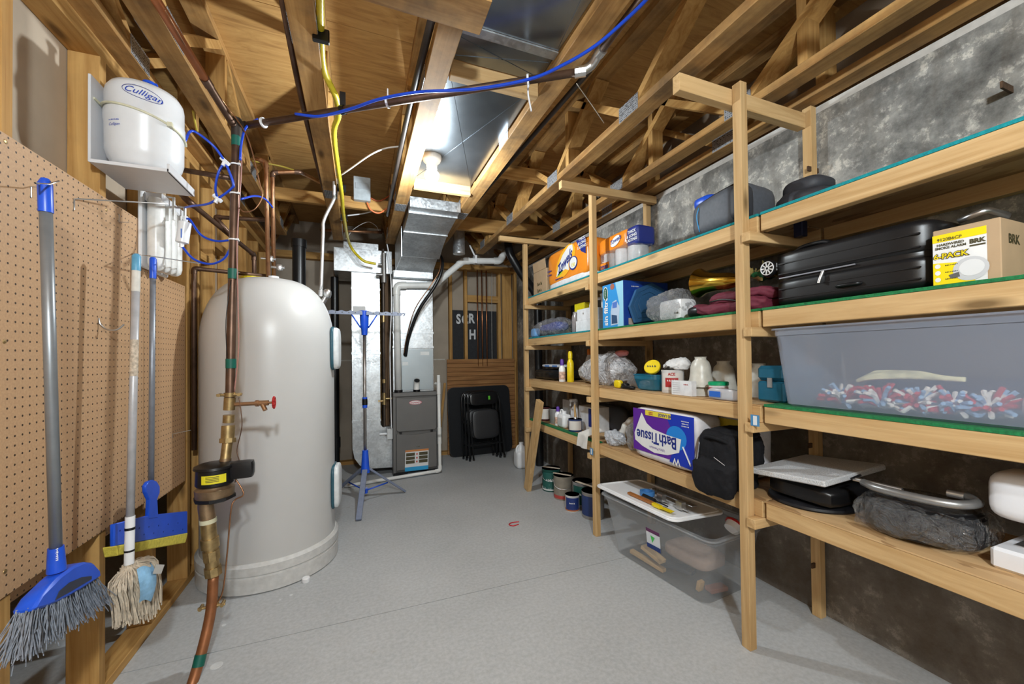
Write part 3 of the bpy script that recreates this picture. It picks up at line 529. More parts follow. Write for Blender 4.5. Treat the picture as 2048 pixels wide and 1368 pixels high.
P_ = [oZ(2.385, 640, -60), oZ(2.385, 640, 0), oZ(2.385, 642, 75), oZ(2.37, 648, 140), oZ(2.345, 672, 195), oZ(2.34, 677, 230), oZ(2.34, 668, 265), oZ(2.345, 675, 330), oZ(2.34, 683, 385), oZ(2.32, 688, 435), pt(4.05, 700, 490), pt(4.07, 725, 520), pt(4.07, 752, 528)]
cv = crv(P_, 14); part('tubing', MB().tube(cv, [0.0125+0.0012*(i % 2) for i in range(len(cv))], 12), plain('yellow_jacket', (0.70, 0.56, 0.03), 0.4), gs, smooth=60)
for y_, x_ in ((75, 642), (378, 683), (437, 688)):
    c_ = oZ(2.36, x_, y_); part('strap', MB().box(c_.x-0.028, c_.x+0.028, c_.y-0.009, c_.y+0.009, c_.z-0.018, c_.z+0.03), black(), gs, bev=0.003)
# RO storage, bracket, filters
bk = thing('bracket_shelf', 'white L-shaped bracket shelf screwed to the studs', 'shelf', (-0.75, 1.89, 1.9))
M_MEL = plain('white_melamine', (0.66, 0.66, 0.68), 0.35, 0, 0.02)
part('back_plate', MB().box(XL-0.004, XL+0.004, 1.785, 2.0, 1.895, 2.2), M_MEL, bk, bev=0.001); part('shelf_plate', MB().box(XL+0.004, -0.635, 1.772, 2.006, 1.888, 1.90), M_MEL, bk, bev=0.001)
part('front_lip', MB().box(-0.641, -0.632, 1.772, 2.006, 1.888, 1.918), M_MEL, bk, bev=0.001)
CT = Vector((-0.738, 1.868, 1.9)); tk = thing('storage_canister', 'white water storage canister strapped on the bracket shelf', 'canister', CT)
part('body', MB().lathe([(0.078, 0.0006), (0.092, 0.010), (0.0945, 0.02), (0.105, 0.04), (0.111, 0.065), (0.112, 0.165), (0.1145, 0.17), (0.1145, 0.20), (0.112, 0.204), (0.112, 0.265), (0.109, 0.285), (0.099, 0.302), (0.07, 0.312), (0.001, 0.316)], CT, 48), plain('canister_white', (0.70, 0.71, 0.73), 0.28, 0, 0.02), tk, smooth=50)
nk = part('neck', MB().tube([CT+Vector((0.01, 0, 0.31)), CT+Vector((0.01, 0, 0.345))], 0.013, 14), white(), tk, smooth=40); part('valve_knob', MB().lathe([(0.015, 0), (0.02, 0.004), (0.02, 0.012), (0.014, 0.016)], CT+Vector((0.01, 0, 0.341)), 16).box(CT.x+0.01, CT.x+0.034, CT.y-0.006, CT.y+0.006, CT.z+0.345, CT.z+0.353), blue(), nk, smooth=40)
mb = MB(); P_ = [CT+Vector((0.1155*math.cos(a), 0.1155*math.sin(a), 0.222-0.022*(a+2.9))) for a in [-2.9+0.12*k for k in range(28)]]
mb.tube([(XL+0.005, 1.80, 2.125)]+P_, 0.0042, 8); mb.box(P_[19].x-0.003, P_[19].x+0.012, P_[19].y-0.012, P_[19].y, P_[19].z-0.008, P_[19].z+0.008); part('strap', mb, plain('nylon_strap', (0.62, 0.60, 0.44), 0.5), tk, smooth=60)
ac = math.atan2(-CT.y, -CT.x)-0.08
fnc = cyl_fn(CT, 0.1142, ac, 0.252)
def slant(u, v_): return fnc(u, v_*0.9-u*0.12)
text(tk, 'Culligan', slant, 0.033, ink((0.01, 0.05, 0.42), 'logo_blue'), shear=0.45)
mb = MB(); P_ = [slant(0.056*math.cos(a), 0.023*math.sin(a)) for a in [2*math.pi*k/36 for k in range(37)]]; mb.tube(P_, 0.0008, 5, False); part('logo_outline', mb, ink((0.05, 0.07, 0.30), 'logo_line'), tk)
fnd = cyl_fn(CT, 0.1128, ac-0.75, 0.13); text(tk, 'Culligan', fnd, 0.013, ink((0.01, 0.05, 0.42), 'logo_blue'), shear=0.4); text(tk, '~~~~~~~~', lambda u, v_: fnd(u, v_+0.016), 0.009, ink((0.01, 0.05, 0.42), 'logo_blue'), shear=0.3)
fm = thing('filter_unit', 'white water filter unit hanging under the bracket shelf', 'filter', (-0.8, 2.22, 1.6)); F0, F1 = 2.09, 2.34
part('housing', MB().box(XL+0.006, XL+0.02, F0, F1, 1.60, 1.93), white(), fm, bev=0.004)
for k, y_ in enumerate((2.125, 2.185, 2.245, 2.305)): part('filter_cartridge', MB().lathe([(0.012, 0), (0.024, 0.01), (0.029, 0.03), (0.029, 0.30), (0.026, 0.31), (0.001, 0.312)], (-0.805, y_, 1.592+0.004*k), 20), plain('cartridge_white', (0.74, 0.735, 0.71), 0.3), fm, smooth=40)
part('manifold', MB().box(-0.84, -0.775, F0+0.02, F1, 1.885, 1.925), white(), fm, bev=0.006)
for y_ in (2.17, 2.29): part('fitting', MB().tube([(-0.785, y_, 1.93), (-0.76, y_, 1.93), (-0.76, y_, 1.83)], 0.006, 8), plain('clear_fitting', (0.6, 0.6, 0.58), 0.2), fm, smooth=40)
lf = pt(2.14, 367, 465); iff = thing('inline_filter', 'slim white inline filter on blue tubing', 'filter', lf)
dz = Vector((-0.012, 0, -0.10)); part('cartridge', MB().tube([lf+dz*-0.5, lf+dz*-0.45, lf+dz*0.45, lf+dz*0.5], [0.012, 0.0235, 0.0235, 0.012], 18), white(), iff, smooth=40)
part('fitting', MB().tube([lf+dz*-0.5, lf+dz*-0.72], 0.009, 10).tube([lf+dz*0.5, lf+dz*0.66], 0.009, 10), white(), iff, smooth=40); part('lettering', MB().box(lf.x-0.002, lf.x+0.003, lf.y-0.0245, lf.y-0.0238, lf.z-0.03, lf.z+0.01), ink((0.1, 0.2, 0.6), 'faint_blue'), iff)
BT = bluetube()
def hose(label, pts, r=0.0048): solo('water_tube', label, 'tube', MB().tube(crv(pts, 7), r, 8), BT, smooth=180)
w1 = pt(2.03, 450, 323)
hose('blue tube from the canister to the white wye fitting', [CT+Vector((0.105, 0.04, 0.17)), pt(1.98, 385, 262), pt(2.0, 425, 290), w1])
hose('blue tube looping from the wye down to a white fitting', [w1, pt(2.03, 437, 345), pt(2.05, 431, 375), pt(2.08, 434, 395)])
hose('blue tube from the white fitting to the filter unit', [Vector((-0.76, 2.29, 1.93)), pt(2.2, 385, 412), pt(2.12, 415, 408), pt(2.08, 436, 397), pt(2.05, 462, 378), pt(2.04, 466, 365), w1])
hose('blue tube between the inline filter top and the riser', [lf+dz*-0.6, pt(2.13, 380, 440), pt(2.12, 402, 470), pt(2.1, 432, 482), pt(2.08, 463, 480)])
hose('blue tube curving from the inline filter bottom to the riser', [lf+dz*0.6, pt(2.13, 387, 518), pt(2.12, 420, 528), pt(2.1, 447, 518), pt(2.08, 462, 495)])
hose('blue tube looping from the riser to the copper risers', [pt(2.1, 482, 398), pt(2.3, 510, 392), pt(2.5, 530, 398), pt(2.6, 545, 415)])
hose('blue tube climbing beside the top of the service riser', [pt(2.05, 480, 320), pt(2.05, 483, 285), pt(2.06, 492, 255), oZ(2.31, 515, 238)])
hose('long blue tube tied along the overhead copper pipe', [oZ(2.27, 590, 228), oZ(2.265, 640, 232), oZ(2.265, 700, 218), oZ(2.27, 760, 198), oZ(2.275, 840, 184), oZ(2.275, 950, 178), oZ(2.275, 1060, 158), oZ(2.28, 1130, 128), oZ(2.29, 1190, 92), oZ(2.305, 1240, 50), oZ(2.31, 1292, 0), oZ(2.315, 1340, -60)], 0.0058)
for lab, c_ in (('white plastic wye joining the blue tubes', w1), ('white plastic elbow on the blue tube loop', pt(2.08, 435, 397))): solo('tube_fitting', lab, 'fitting', MB().tube([c_-Vector((0.014, 0, -0.014)), c_+Vector((0.014, 0, -0.012))], 0.0085, 10).tube([c_, c_+Vector((-0.008, 0, -0.02))], 0.008, 10), white(), smooth=40)
# ================================================================ FURNACE AND DUCTS
M_FG = plain('furnace_grey', (0.135, 0.13, 0.125), 0.5, 0.2, 0.05, 6)
fu = thing('furnace', 'grey upright gas furnace with two front panels', 'furnace', (0.555, 4.5, 0)); FY = 4.2; A, B = 0.328, 0.795
part('cabinet', MB().box(A, B, FY+0.012, 4.88, 0.035, 0.855), M_FG, fu, bev=0.004)
part('top_rail', MB().box(A, B, FY-0.008, FY+0.02, 0.815, 0.856), M_FG, fu, bev=0.004)
part('side_rail', MB().box(A, A+0.028, FY-0.004, FY+0.02, 0.035, 0.815), M_FG, fu, bev=0.003); part('side_rail', MB().box(B-0.02, B, FY-0.004, FY+0.02, 0.035, 0.815), M_FG, fu, bev=0.003)
up = part('upper_panel', MB().prism([(A+0.032, 0.475), (A+0.05, 0.455), (B-0.04, 0.455), (B-0.024, 0.475), (B-0.024, 0.80), (A+0.14, 0.795), (A+0.032, 0.81)], 1, FY-0.012, FY+0.012), M_FG, fu, bev=0.004)
lo = part('lower_panel', MB().prism([(A+0.032, 0.06), (B-0.024, 0.06), (B-0.024, 0.435), ((A+B)/2, 0.418), (A+0.032, 0.435)], 1, FY-0.012, FY+0.012), M_FG, fu, bev=0.004)
for x_ in (A+0.075, B-0.075): part('latch', MB().box(x_-0.012, x_+0.012, FY-0.016, FY+0.006, 0.432, 0.456), black(), fu, bev=0.002)
for x_ in (A+0.07, B-0.06): part('foot', MB().box(x_-0.07, x_+0.07, FY-0.005, FY+0.10, 0.0, 0.04), black(), fu, bev=0.003)
part('foot', MB().box(A+0.01, B-0.01, 4.75, 4.86, 0.0, 0.034), black(), fu)
lg = oY(FY-0.0125, 831, 805); fn = plane_fn((lg.x, FY-0.0128, lg.z), (1, 0, 0), (0, 0, 1)); part('badge', ell(fn, 0, 0, 0.066, 0.023, 28), ink((0.42, 0.02, 0.05), 'badge_red'), up)
fn = plane_fn((lg.x, FY-0.0133, lg.z), (1, 0, 0), (0, 0, 1)); part('badge_face', ell(fn, 0, 0, 0.061, 0.019, 28), ink((0.75, 0.72, 0.72), 'badge_white'), up)
text(up, 'LENNOX', plane_fn((lg.x, FY-0.0139, lg.z), (-1, 0, 0), (0, 0, -1)), 0.026, ink((0.40, 0.02, 0.05), 'badge_red'), bold=0.0006)
l0, l1 = oY(FY-0.0125, 810, 901), oY(FY-0.0125, 857, 938); cxl, czl = (l0.x+l1.x)/2, (l0.z+l1.z)/2; wl, hl = (l1.x-l0.x)/2, (l0.z-l1.z)/2
def lay(k): return plane_fn((cxl, FY-0.0128-0.0006*k, czl), (1, 0, 0.0), (0.03, 0, 1))
part('safety_label', rect(lay(0), -wl, wl, -hl, hl), ink((0.66, 0.67, 0.68), 'label_grey'), lo)
part('label_band', rect(lay(1), -wl, wl, hl*0.82, hl), ink((0.55, 0.20, 0.05), 'orange_band'), lo); part('label_band', rect(lay(1), -wl, wl, -hl, -hl*0.62), ink((0.02, 0.32, 0.62), 'blue_band'), lo)
for k in range(3):
    z_ = hl*(0.72-0.36*k)
    for s_ in (-1, 1): part('label_block', rect(lay(1), s_*0.18*wl if s_ > 0 else -0.93*wl, 0.93*wl if s_ > 0 else -0.18*wl, z_-hl*0.30, z_), ink((0.05, 0.045, 0.05), 'dark'), lo)
    part('label_mark', ell(lay(2), 0, z_-hl*0.15, wl*0.07, hl*0.10, 8), ink((0.45, 0.05, 0.05), 'red'), lo)
q = oY(FY-0.013, 837, 893); text(lo, '~~~', plane_fn((q.x, FY-0.0128, q.z), (1, 0, 0), (0, 0, 1)), 0.022, ink((0.03, 0.03, 0.05), 'dark'))
FC = FY+0.07
cbx = thing('coil_cabinet', 'pale steel cooling coil box sitting on the furnace', 'cabinet', (0.55, 4.5, 0.857)); M_GP = plain('pale_steel', (0.36, 0.40, 0.42), 0.4, 0.5, 0.05, 5)
part('casing', MB().box(A+0.01, 0.76, FC+0.02, 4.86, 0.857, 1.315), galv(), cbx, bev=0.002); part('front_panel', MB().box(0.425, 0.752, FC+0.008, FC+0.0195, 0.872, 1.305), M_GP, cbx, bev=0.002)
for (x0, x1, y0, y1) in ((843, 861, 703, 710), (806, 818, 724, 731)):
    q, q2 = oY(FY, x0, y0), oY(FY, x1, y1); part('sticker', MB().box(q.x, q2.x, FC+0.0065, FC+0.0078, q2.z, q.z), ink((0.7, 0.72, 0.72), 'sticker'), cbx)
st = thing('vent_stub', 'short white pipe elbow on top of the furnace', 'pipe', (0.562, FY+0.06, 0.857)); q = Vector((0.562, FY+0.06, 0.857)) - Vector((0, 0.10, 0))
q = Vector((0.572, FY+0.032, 0.858)); part('pipe', MB().tube(crv([q, q+Vector((0, 0, 0.06)), q+Vector((0, -0.012, 0.10)), q+Vector((0, -0.03, 0.12))], 5), 0.03, 20, False), pvc(), st, smooth=60)
part('collar', MB().tube([q, q+Vector((0, 0, 0.022))], 0.036, 20), black(), st, smooth=40); part('bore', MB().tube([q+Vector((0, -0.02, 0.108)), q+Vector((0, -0.0285, 0.1185))], 0.0275, 20), black(), st)
pl = thing('supply_plenum', 'bright galvanised plenum above the coil box', 'duct', (0.55, 4.5, 1.317))
part('casing', MB().box(A+0.012, 0.758, FC+0.015, 4.86, 1.317, 2.13), M_G, pl, bev=0.002)
for z_ in (1.47, 1.317): part('drive_seam', MB().box(A+0.008, 0.762, FC+0.009, FC+0.016, z_, z_+0.022), M_G, pl)
mb = MB(); 
for s_ in (1, -1): mb.beam((0.543-0.2*s_, FC+0.0145, 1.50), (0.543+0.2*s_, FC+0.0145, 2.08), 0.003, 0.005, (0, 1, 0))
part('cross_break', mb, M_G, pl)
q = oY(FY, 808, 630); part('access_plug', MB().box(q.x+0.0, q.x+0.05, FC+0.012, FC+0.016, q.z-0.035, q.z+0.03), M_G, pl)
tr = thing('supply_duct', 'galvanised duct elbow curving up into the joist bay', 'duct', (0.55, 3.5, 2.2))
prof = [(2.965, 2.40), (2.965, 2.33), (3.06, 2.318), (3.42, 2.285), (3.62, 2.235), (3.78, 2.165), (3.80, 2.165), (3.86, 2.20), (4.16, 2.11), (4.16, 2.40)]
part('casing', MB().prism(prof, 0, 0.368, 0.737), M_G, tr, smooth=25)
part('flange', MB().box(0.362, 0.742, 2.955, 2.97, 2.325, 2.40), M_G, tr); part('seam', MB().box(0.364, 0.741, 3.05, 3.075, 2.312, 2.40), M_G, tr); part('seam', MB().beam((0.364, 3.43, 2.281), (0.741, 3.43, 2.281), 0.02, 0.008), M_G, tr)
part('lip', MB().box(0.342, 0.74, 4.166, 4.268, 2.045, 2.11), M_G, tr); part('side_flange', MB().box(0.352, 0.358, 3.5, 4.1, 2.09, 2.35), M_G, tr)
rd = thing('return_duct', 'galvanised return air duct left of the furnace', 'duct', (0.08, 4.5, 0)); RX0, RX1, RY = -0.058, 0.212, 4.3
out = [(RX0, 2.09), (RX0, 0.30), (RX0+0.02, 0.20), (RX0+0.07, 0.125), (RX0+0.15, 0.085), (A-0.002, 0.075), (A-0.002, 0.50), (RX1+0.02, 0.50), (RX1, 0.53), (RX1, 2.09)]
part('casing', MB().prism(out, 1, RY, 4.78), M_G, rd)
for z_ in (1.255, 0.565, 1.915): part('drive_seam', MB().box(RX0-0.004, RX1+0.004, RY-0.006, RY+0.002, z_, z_+0.022), M_G, rd)
part('head_box', MB().box(-0.22, 0.335, RY-0.03, 4.82, 2.09, 2.325), M_G, rd, bev=0.002); part('head_flange', MB().box(-0.13, 0.20, RY-0.02, 4.7, 2.326, 2.39), M_G, rd)
q = oY(RY, 712, 618); part('sticker', MB().box(q.x-0.03, q.x+0.09, RY-0.004, RY-0.001, q.z-0.03, q.z+0.03), ink((0.6, 0.6, 0.6), 'sticker_grey'), rd)
sw = thing('furnace_switch', 'small metal switch box on the left side of the furnace', 'switch', oY(4.18, 776, 865)); q = oY(4.2, 776, 868); part('box', MB().box(A-0.055, A-0.003, FY+0.0, FY+0.05, q.z-0.055, q.z+0.055), plain('box_steel', (0.55, 0.57, 0.58), 0.4, 0.6), sw, bev=0.003)
part('cover', MB().box(A-0.06, A-0.055, FY-0.006, FY+0.055, q.z-0.065, q.z+0.065), plain('box_steel', (0.5, 0.5, 0.5)), sw); part('connector', MB().tube([(A-0.06, FY+0.02, q.z), (A-0.13, FY+0.02, q.z)], 0.012, 10), white(), sw, smooth=40)
solo('timber_post', 'dark brown wooden post standing between the two ducts', 'post', MB().box(0.238, 0.305, 4.36, 4.45, 0.5005, 2.089), wood('dark_post_', (0.16, 0.095, 0.05), (0.09, 0.05, 0.026), 2), bev=0.003)
gp = thing('gas_pipe', 'black iron gas drop pipe with brass valve beside the furnace', 'pipe', (0.245, 4.27, 0.5)); X_ = 0.245; Y_ = 4.22
part('drop', MB().tube([(X_, Y_, 2.33), (X_, Y_, 0.52)], 0.0125, 12), plain('iron_pipe', (0.07, 0.055, 0.045), 0.45, 0.6), gp, smooth=40)
part('manifold', MB().tube([(X_+0.005, Y_-0.03, 2.28), (X_+0.005, Y_-0.03, 1.98)], 0.024, 12).tube([(X_-0.05, Y_-0.03, 2.16), (X_+0.02, Y_-0.03, 2.16)], 0.013, 10).tube([(X_-0.07, Y_-0.03, 2.06), (X_+0.02, Y_-0.03, 2.06)], 0.018, 10), plain('grey_iron', (0.28, 0.27, 0.26), 0.45, 0.7), gp, smooth=40)
part('gas_valve', MB().tube([(X_, Y_, 0.74), (X_, Y_, 0.86)], 0.02, 10).tube([(X_, Y_, 0.80), (A-0.01, Y_, 0.80)], 0.012, 10).box(X_-0.06, X_-0.01, Y_-0.03, Y_-0.018, 0.775, 0.79), brass(), gp, smooth=40)
part('tee', MB().tube([(X_, Y_, 1.58), (X_, Y_, 1.66)], 0.019, 10).tube([(X_, Y_, 0.96), (X_, Y_, 1.0)], 0.019, 10), brass(), gp, smooth=40)
solo('condensate_wire', 'thin white cable running down beside the furnace', 'cable', MB().tube(crv([oY(4.15, 772, 478), oY(4.15, 779, 520), oY(4.15, 783, 600), oY(4.15, 780, 700), oY(4.15, 782, 820), oY(4.15, 783, 858)], 6), 0.006, 8), white(), smooth=180)
# white vent pipe
vp = [oY(4.236, 797, 779), oY(4.236, 793, 571), oY(4.236, 868, 571), oY(4.236, 926, 522), oY(4.236, 1000, 522), oY(4.236, 1010, 503)]
vp[0].z = 0.858
vo_ = thing('vent_pipe', 'white plastic vent pipe bending from the furnace to the wall', 'pipe', vp[0])
part('pipe', MB().tube(elb(vp, 0.07, 6), 0.034, 18), pvc(), vo_, smooth=180)
for i in (1, 2, 3, 4):
    p = vp[i]; a_, b_ = (vp[i-1]-p).normalized(), (vp[i+1]-p).normalized(); k = 0.10 if i == 1 else 0.07
    part('elbow', MB().tube(elb([p+a_*k, p, p+b_*k], 0.065, 6), 0.040, 18), pvc(), vo_, smooth=60)
q = oY(4.236, 950, 520); part('hanger', MB().box(q.x-0.012, q.x+0.012, 4.191, 4.281, q.z-0.045, q.z+0.045).beam((q.x, 4.236, q.z+0.04), (q.x-0.06, 4.236, q.z+0.16), 0.016, 0.006, (0, 1, 0)), white(), vo_)
part('collar', MB().tube([vp[0], vp[0]+Vector((0, 0, 0.025))], 0.042, 18), black(), vo_, smooth=40)
ls = thing('refrigerant_line', 'black insulated line running from the ceiling to the coil', 'pipe', oY(4.14, 812, 712)); P_ = [oY(4.272, 811, 712), oY(4.19, 818, 672), oY(4.11, 838, 620), oY(4.05, 868, 575), oY(4.03, 882, 545), oY(4.05, 884, 520), oY(4.1, 872, 500)]
part('insulated_tube', MB().tube(crv(P_, 6), 0.017, 12), black(), ls, smooth=180); part('copper_tube', MB().tube(crv([p+Vector((-0.04 if 1 < i < 4 else -0.02, -0.01, 0.01)) for i, p in enumerate(P_)], 6), 0.005, 8), copper(), ls, smooth=180)
co = thing('condensate_drain', 'thin white drain pipe going down and along the floor', 'pipe', (0.82, 4.14, 0)); P_ = [oY(4.14, 877, 750), Vector((0.815, 4.14, 0.03)), oZ(0.02, 690, 972)]
P_[1].x = oY(4.14, 880, 940).x; part('pipe', MB().tube(elb(P_, 0.03), 0.0165, 14), pvc(), co, smooth=180)
z1 = oY(4.14, 877, 768).z; part('tee', MB().tube([P_[0].lerp(P_[1], .08), P_[0].lerp(P_[1], .2)], 0.021, 14).tube([(P_[0].x, 4.14, z1), (0.765, 4.2, z1)], 0.016, 12), pvc(), co, smooth=40)
for f_ in (0.55, 0.62): part('coupling', MB().tube([P_[0].lerp(P_[1], f_), P_[0].lerp(P_[1], f_+0.1)], 0.021, 14), pvc(), co, smooth=40)
part('elbow', MB().tube(elb([P_[1]+Vector((0, 0, 0.05)), P_[1], P_[1]+(P_[2]-P_[1]).normalized()*0.05], 0.03), 0.021, 14), pvc(), co, smooth=60)
solo('round_duct', 'short round metal duct end above the white vent pipe', 'duct', MB().lathe([(0.06, 0), (0.062, 0.008), (0.06, 0.015), (0.06, 0.55)], oY(3.9, 918, 508), 24), M_G, smooth=40)
# wiring on the ceiling
jb = thing('junction_box', 'grey plastic wiring box fixed to a cross board', 'junction box', oY(3.34, 726, 400)); q, q2 = oY(3.33, 707, 353), oY(3.33, 741, 404)
part('box', MB().box(q.x, q2.x, 3.31, 3.36, q2.z, q.z), plain('box_grey', (0.42, 0.47, 0.50), 0.4), jb, bev=0.004); part('cover_panel', MB().box(q.x+0.012, q2.x-0.014, 3.305, 3.31, q.z-0.10, q.z-0.05), plain('box_grey2', (0.36, 0.40, 0.43), 0.4), jb, bev=0.002)
hz = lambda lab, col, pts, r=0.0045: solo('cable', lab, 'cable', MB().tube(crv(pts, 6), r, 8), col, smooth=180)
hz('orange cable drooping from the grey wiring box', plain('orange_cable', (0.75, 0.20, 0.07), 0.4), [oY(3.33, 734, 405), oY(3.33, 742, 420), oY(3.34, 758, 426), oY(3.36, 776, 416)], 0.0065)
hz('dark orange cable behind the grey wiring box', plain('orange_cable2', (0.42, 0.09, 0.03), 0.4), [oY(3.35, 741, 396), oY(3.35, 758, 402), oY(3.36, 778, 392), oY(3.38, 784, 380)], 0.006)
hz('white cable stretched from the conduit to the far truss', white(), [oZ(2.41, 682, 350), oZ(2.42, 700, 338), oZ(2.46, 740, 310), oZ(2.50, 770, 297), oZ(2.52, 798, 293)], 0.005)
hz('white cable crossing to the gas valve', white(), [oY(3.6, 688, 432), oY(3.6, 720, 428), oY(3.6, 745, 422), oY(3.6, 765, 412)], 0.006)
hz('yellow cable lying across the trusses over the heater', plain('yellow_cable', (0.62, 0.50, 0.08), 0.4), [oZ(2.47, 505, 322), oZ(2.47, 560, 332), oZ(2.47, 596, 343)], 0.0055)
hz('short yellow cable end poking beside the left trusses', plain('yellow_cable', (0.62, 0.50, 0.08), 0.4), [oZ(2.38, 386, 222), oZ(2.36, 390, 245), oZ(2.355, 394, 262)], 0.005)
hz('thin string hanging from the truss right of the bulb', plain('string', (0.5, 0.45, 0.38), 0.7), [oZ(2.36, 1153, 167), oZ(2.37, 1180, 205), oZ(2.38, 1208, 246)], 0.0018)
solo('copper_pipe', 'horizontal copper pipe across the top of the return duct', 'pipe', MB().tube([oY(4.1, 640, 460), oY(4.1, 764, 465)], 0.0135, 12), copper(), smooth=180)
hz('thin looped control wire above the return duct', white(), [oY(4.1, 692, 478), oY(4.1, 708, 458), oY(4.1, 735, 444), oY(4.1, 752, 452), oY(4.1, 758, 464)], 0.0025)
# ================================================================ BACK WALL ITEMS
bbd = thing('stencilled_panel', 'black panel with white stencil letters behind the studs', 'panel', (1.43, YB-0.012, 0.5)); part('panel', MB().box(1.11, 1.77, YB-0.014, YB-0.002, 0.45, 1.825), plain('black_felt', (0.018, 0.019, 0.022), 0.8, 0, 0.25, 30), bbd)
for s_, px_, py_ in (('S', 917, 639), ('C', 930, 640), ('R', 943, 638), ('H', 945, 670)):
    q = oY(YB-0.015, px_, py_); text(bbd, s_, plane_fn((q.x, YB-0.0155, q.z), (1, 0, 0), (0, 0, 1)), 0.17, ink((0.62, 0.64, 0.66), 'stencil'), bold=0.006, sx=0.75)
for px_, lab in ((954, 'left of three bright copper tubes beside the stencilled panel'), (963, 'middle of three bright copper tubes beside the stencilled panel'), (972, 'right of three bright copper tubes beside the stencilled panel')):
    x_ = oY(4.9, px_, 650).x; solo('copper_tube', lab, 'pipe', MB().tube([(x_, 4.868, 1.1), (x_, 4.868, 2.335)], 0.0075, 10), plain('bright_copper', (0.50, 0.20, 0.09), 0.3, 0.9, 0.15), smooth=180)
x_ = oY(4.9, 982, 650).x; hz('thin grey cable right of the bright copper tubes', plain('grey_cable', (0.4, 0.4, 0.38), 0.5), [(x_, 4.868, 1.1), (x_, 4.868, 1.7), (x_+0.01, 4.87, 2.33)], 0.003)
pn = thing('wood_panelling', 'orange brown panelling of narrow horizontal boards at the back', 'panelling', (1.48, 4.86, 0)); M_PAN = wood('panel_', (0.40, 0.20, 0.075), (0.22, 0.095, 0.032), 0, knots=False)
z_ = 1.192
for k in range(22):
    h_ = 0.054; part('plank', MB().box(1.03, 1.935, 4.862, 4.880, max(0, z_-h_+0.0035), z_), M_PAN, pn, bev=0.0025); z_ -= h_
    if z_ < 0.02: break
part('backing', MB().box(1.035, 1.93, 4.879, 4.888, 0, 1.19), plain('panel_back', (0.07, 0.03, 0.012), 0.8), pn)
part('edge_strip', MB().box(1.935, 1.953, 4.855, 4.885, 0, 1.16), stud(2), pn)
solo('wood_strip', 'thin wooden strip leaning beside the panelling', 'board', MB().beam((0.90, 4.80, 0.12), (1.0, 4.86, 0.9), 0.03, 0.012, (0, 1, 0)), stud(2))
tb = thing('folding_table', 'black square folding table leaning on its edge', 'table', (1.44, 4.72, 0)); T = frame((1.438, 4.725, 0.004), (1, 0.0, 0.015), (-0.02, 0.10, 1))
def rrect(w_, h0, h1, r_, n=5):
    pts = []
    for cx_, cz_, a0 in ((w_-r_, h0+r_, -90), (w_-r_, h1-r_, 0), (-w_+r_, h1-r_, 90), (-w_+r_, h0+r_, 180)):
        for k in range(n+1): a = R(a0+90*k/n); pts.append((cx_+r_*math.cos(a), cz_+r_*math.sin(a)))
    return pts
part('tabletop', MB().prism(rrect(0.40, 0.005, 0.842, 0.07), 1, 0.0, 0.022, T), plain('black_vinyl', (0.009, 0.010, 0.012), 0.6, spec=0.2), tb, smooth=30)
part('rim', MB().prism(rrect(0.406, 0.0, 0.848, 0.075), 1, 0.006, 0.035, T), plain('black_rim', (0.008, 0.008, 0.009), 0.4), tb, smooth=30)
def chair(label, dx, dy, lean):
    o = thing('folding_chair', label, 'chair', (1.42+dx, 4.58+dy, 0), 'folded chairs leaning on the table'); T = frame((1.424+dx, 4.575+dy, 0.0), (1, 0.0, 0.03), (-0.055, lean, 1)); bl = plain('chair_black', (0.008, 0.008, 0.009), 0.25)
    P_ = elb([(-0.215, 0, 0.01), (-0.195, 0, 0.80), (0.195, 0, 0.80), (0.215, 0, 0.01)], 0.10, 6); part('front_frame', MB().tube(P_, 0.0105, 10, T=T), bl, o, smooth=180)
    P_ = elb([(-0.165, 0.014, 0.005), (-0.178, 0.012, 0.47), (0.178, 0.012, 0.47), (0.165, 0.014, 0.005)], 0.03, 4); part('rear_frame', MB().tube(P_, 0.0095, 10, T=T), bl, o, smooth=180)
    part('backrest', MB().soft((0, -0.008, 0.72), (0.172, 0.010, 0.075), 5, 6, T=T), bl, o, smooth=60); part('seat', MB().soft((0.0, -0.022, 0.42), (0.165, 0.018, 0.17), 5, 7, T=T), plain('chair_vinyl', (0.016, 0.016, 0.018), 0.42), o, smooth=60)
    for x_ in (-0.19, 0.19): part('hinge', MB().box(x_-0.004, x_+0.004, -0.01, 0.016, 0.42, 0.62, T=T), bl, o)
    for x_, z_, yy in ((-0.215, 0, 0), (0.215, 0, 0), (-0.165, 0, 0.014), (0.165, 0, 0.014)): part('foot', MB().tube([(x_, yy, 0.0), (x_, yy, 0.03)], 0.0135, 10, T=T), black(), o, smooth=40)
    part('crossbar', MB().tube([(-0.205, 0.004, 0.18), (0.205, 0.004, 0.18)], 0.007, 8, T=T), bl, o, smooth=40); return o
c1 = chair('front folding chair of the stack, green sticker on its backrest', -0.0, -0.098, 0.10)
c1p = plane_fn((1.475, 4.5855, 0.765), (1, 0, 0), (0, 0.10, 1)); part('sticker', rect(plane_fn(Vector((1.455, 4.462, 0.73))+Vector((0.0, 0.05-0.022, 0)), (1, 0, 0.03), (-0.05, 0.10, 1)), -0.012, 0.012, -0.022, 0.022), ink((0.10, 0.5, 0.02), 'green_sticker'), c1)
chair('middle folding chair of the stack against the black table', -0.022, -0.03, 0.10); chair('rearmost folding chair, flat against the black table', -0.042, 0.038, 0.10)
jg = thing('jug', 'white plastic jug standing on the floor behind the shelf post', 'jug', (1.66, 4.0, 0)); part('body', MB().soft((1.66, 4.0, 0.095), (0.072, 0.072, 0.097), 5, 6).lathe([(0.066, 0.16), (0.05, 0.215), (0.026, 0.245), (0.022, 0.262)], (1.66, 4.0, 0), 20), white(), jg, smooth=50)
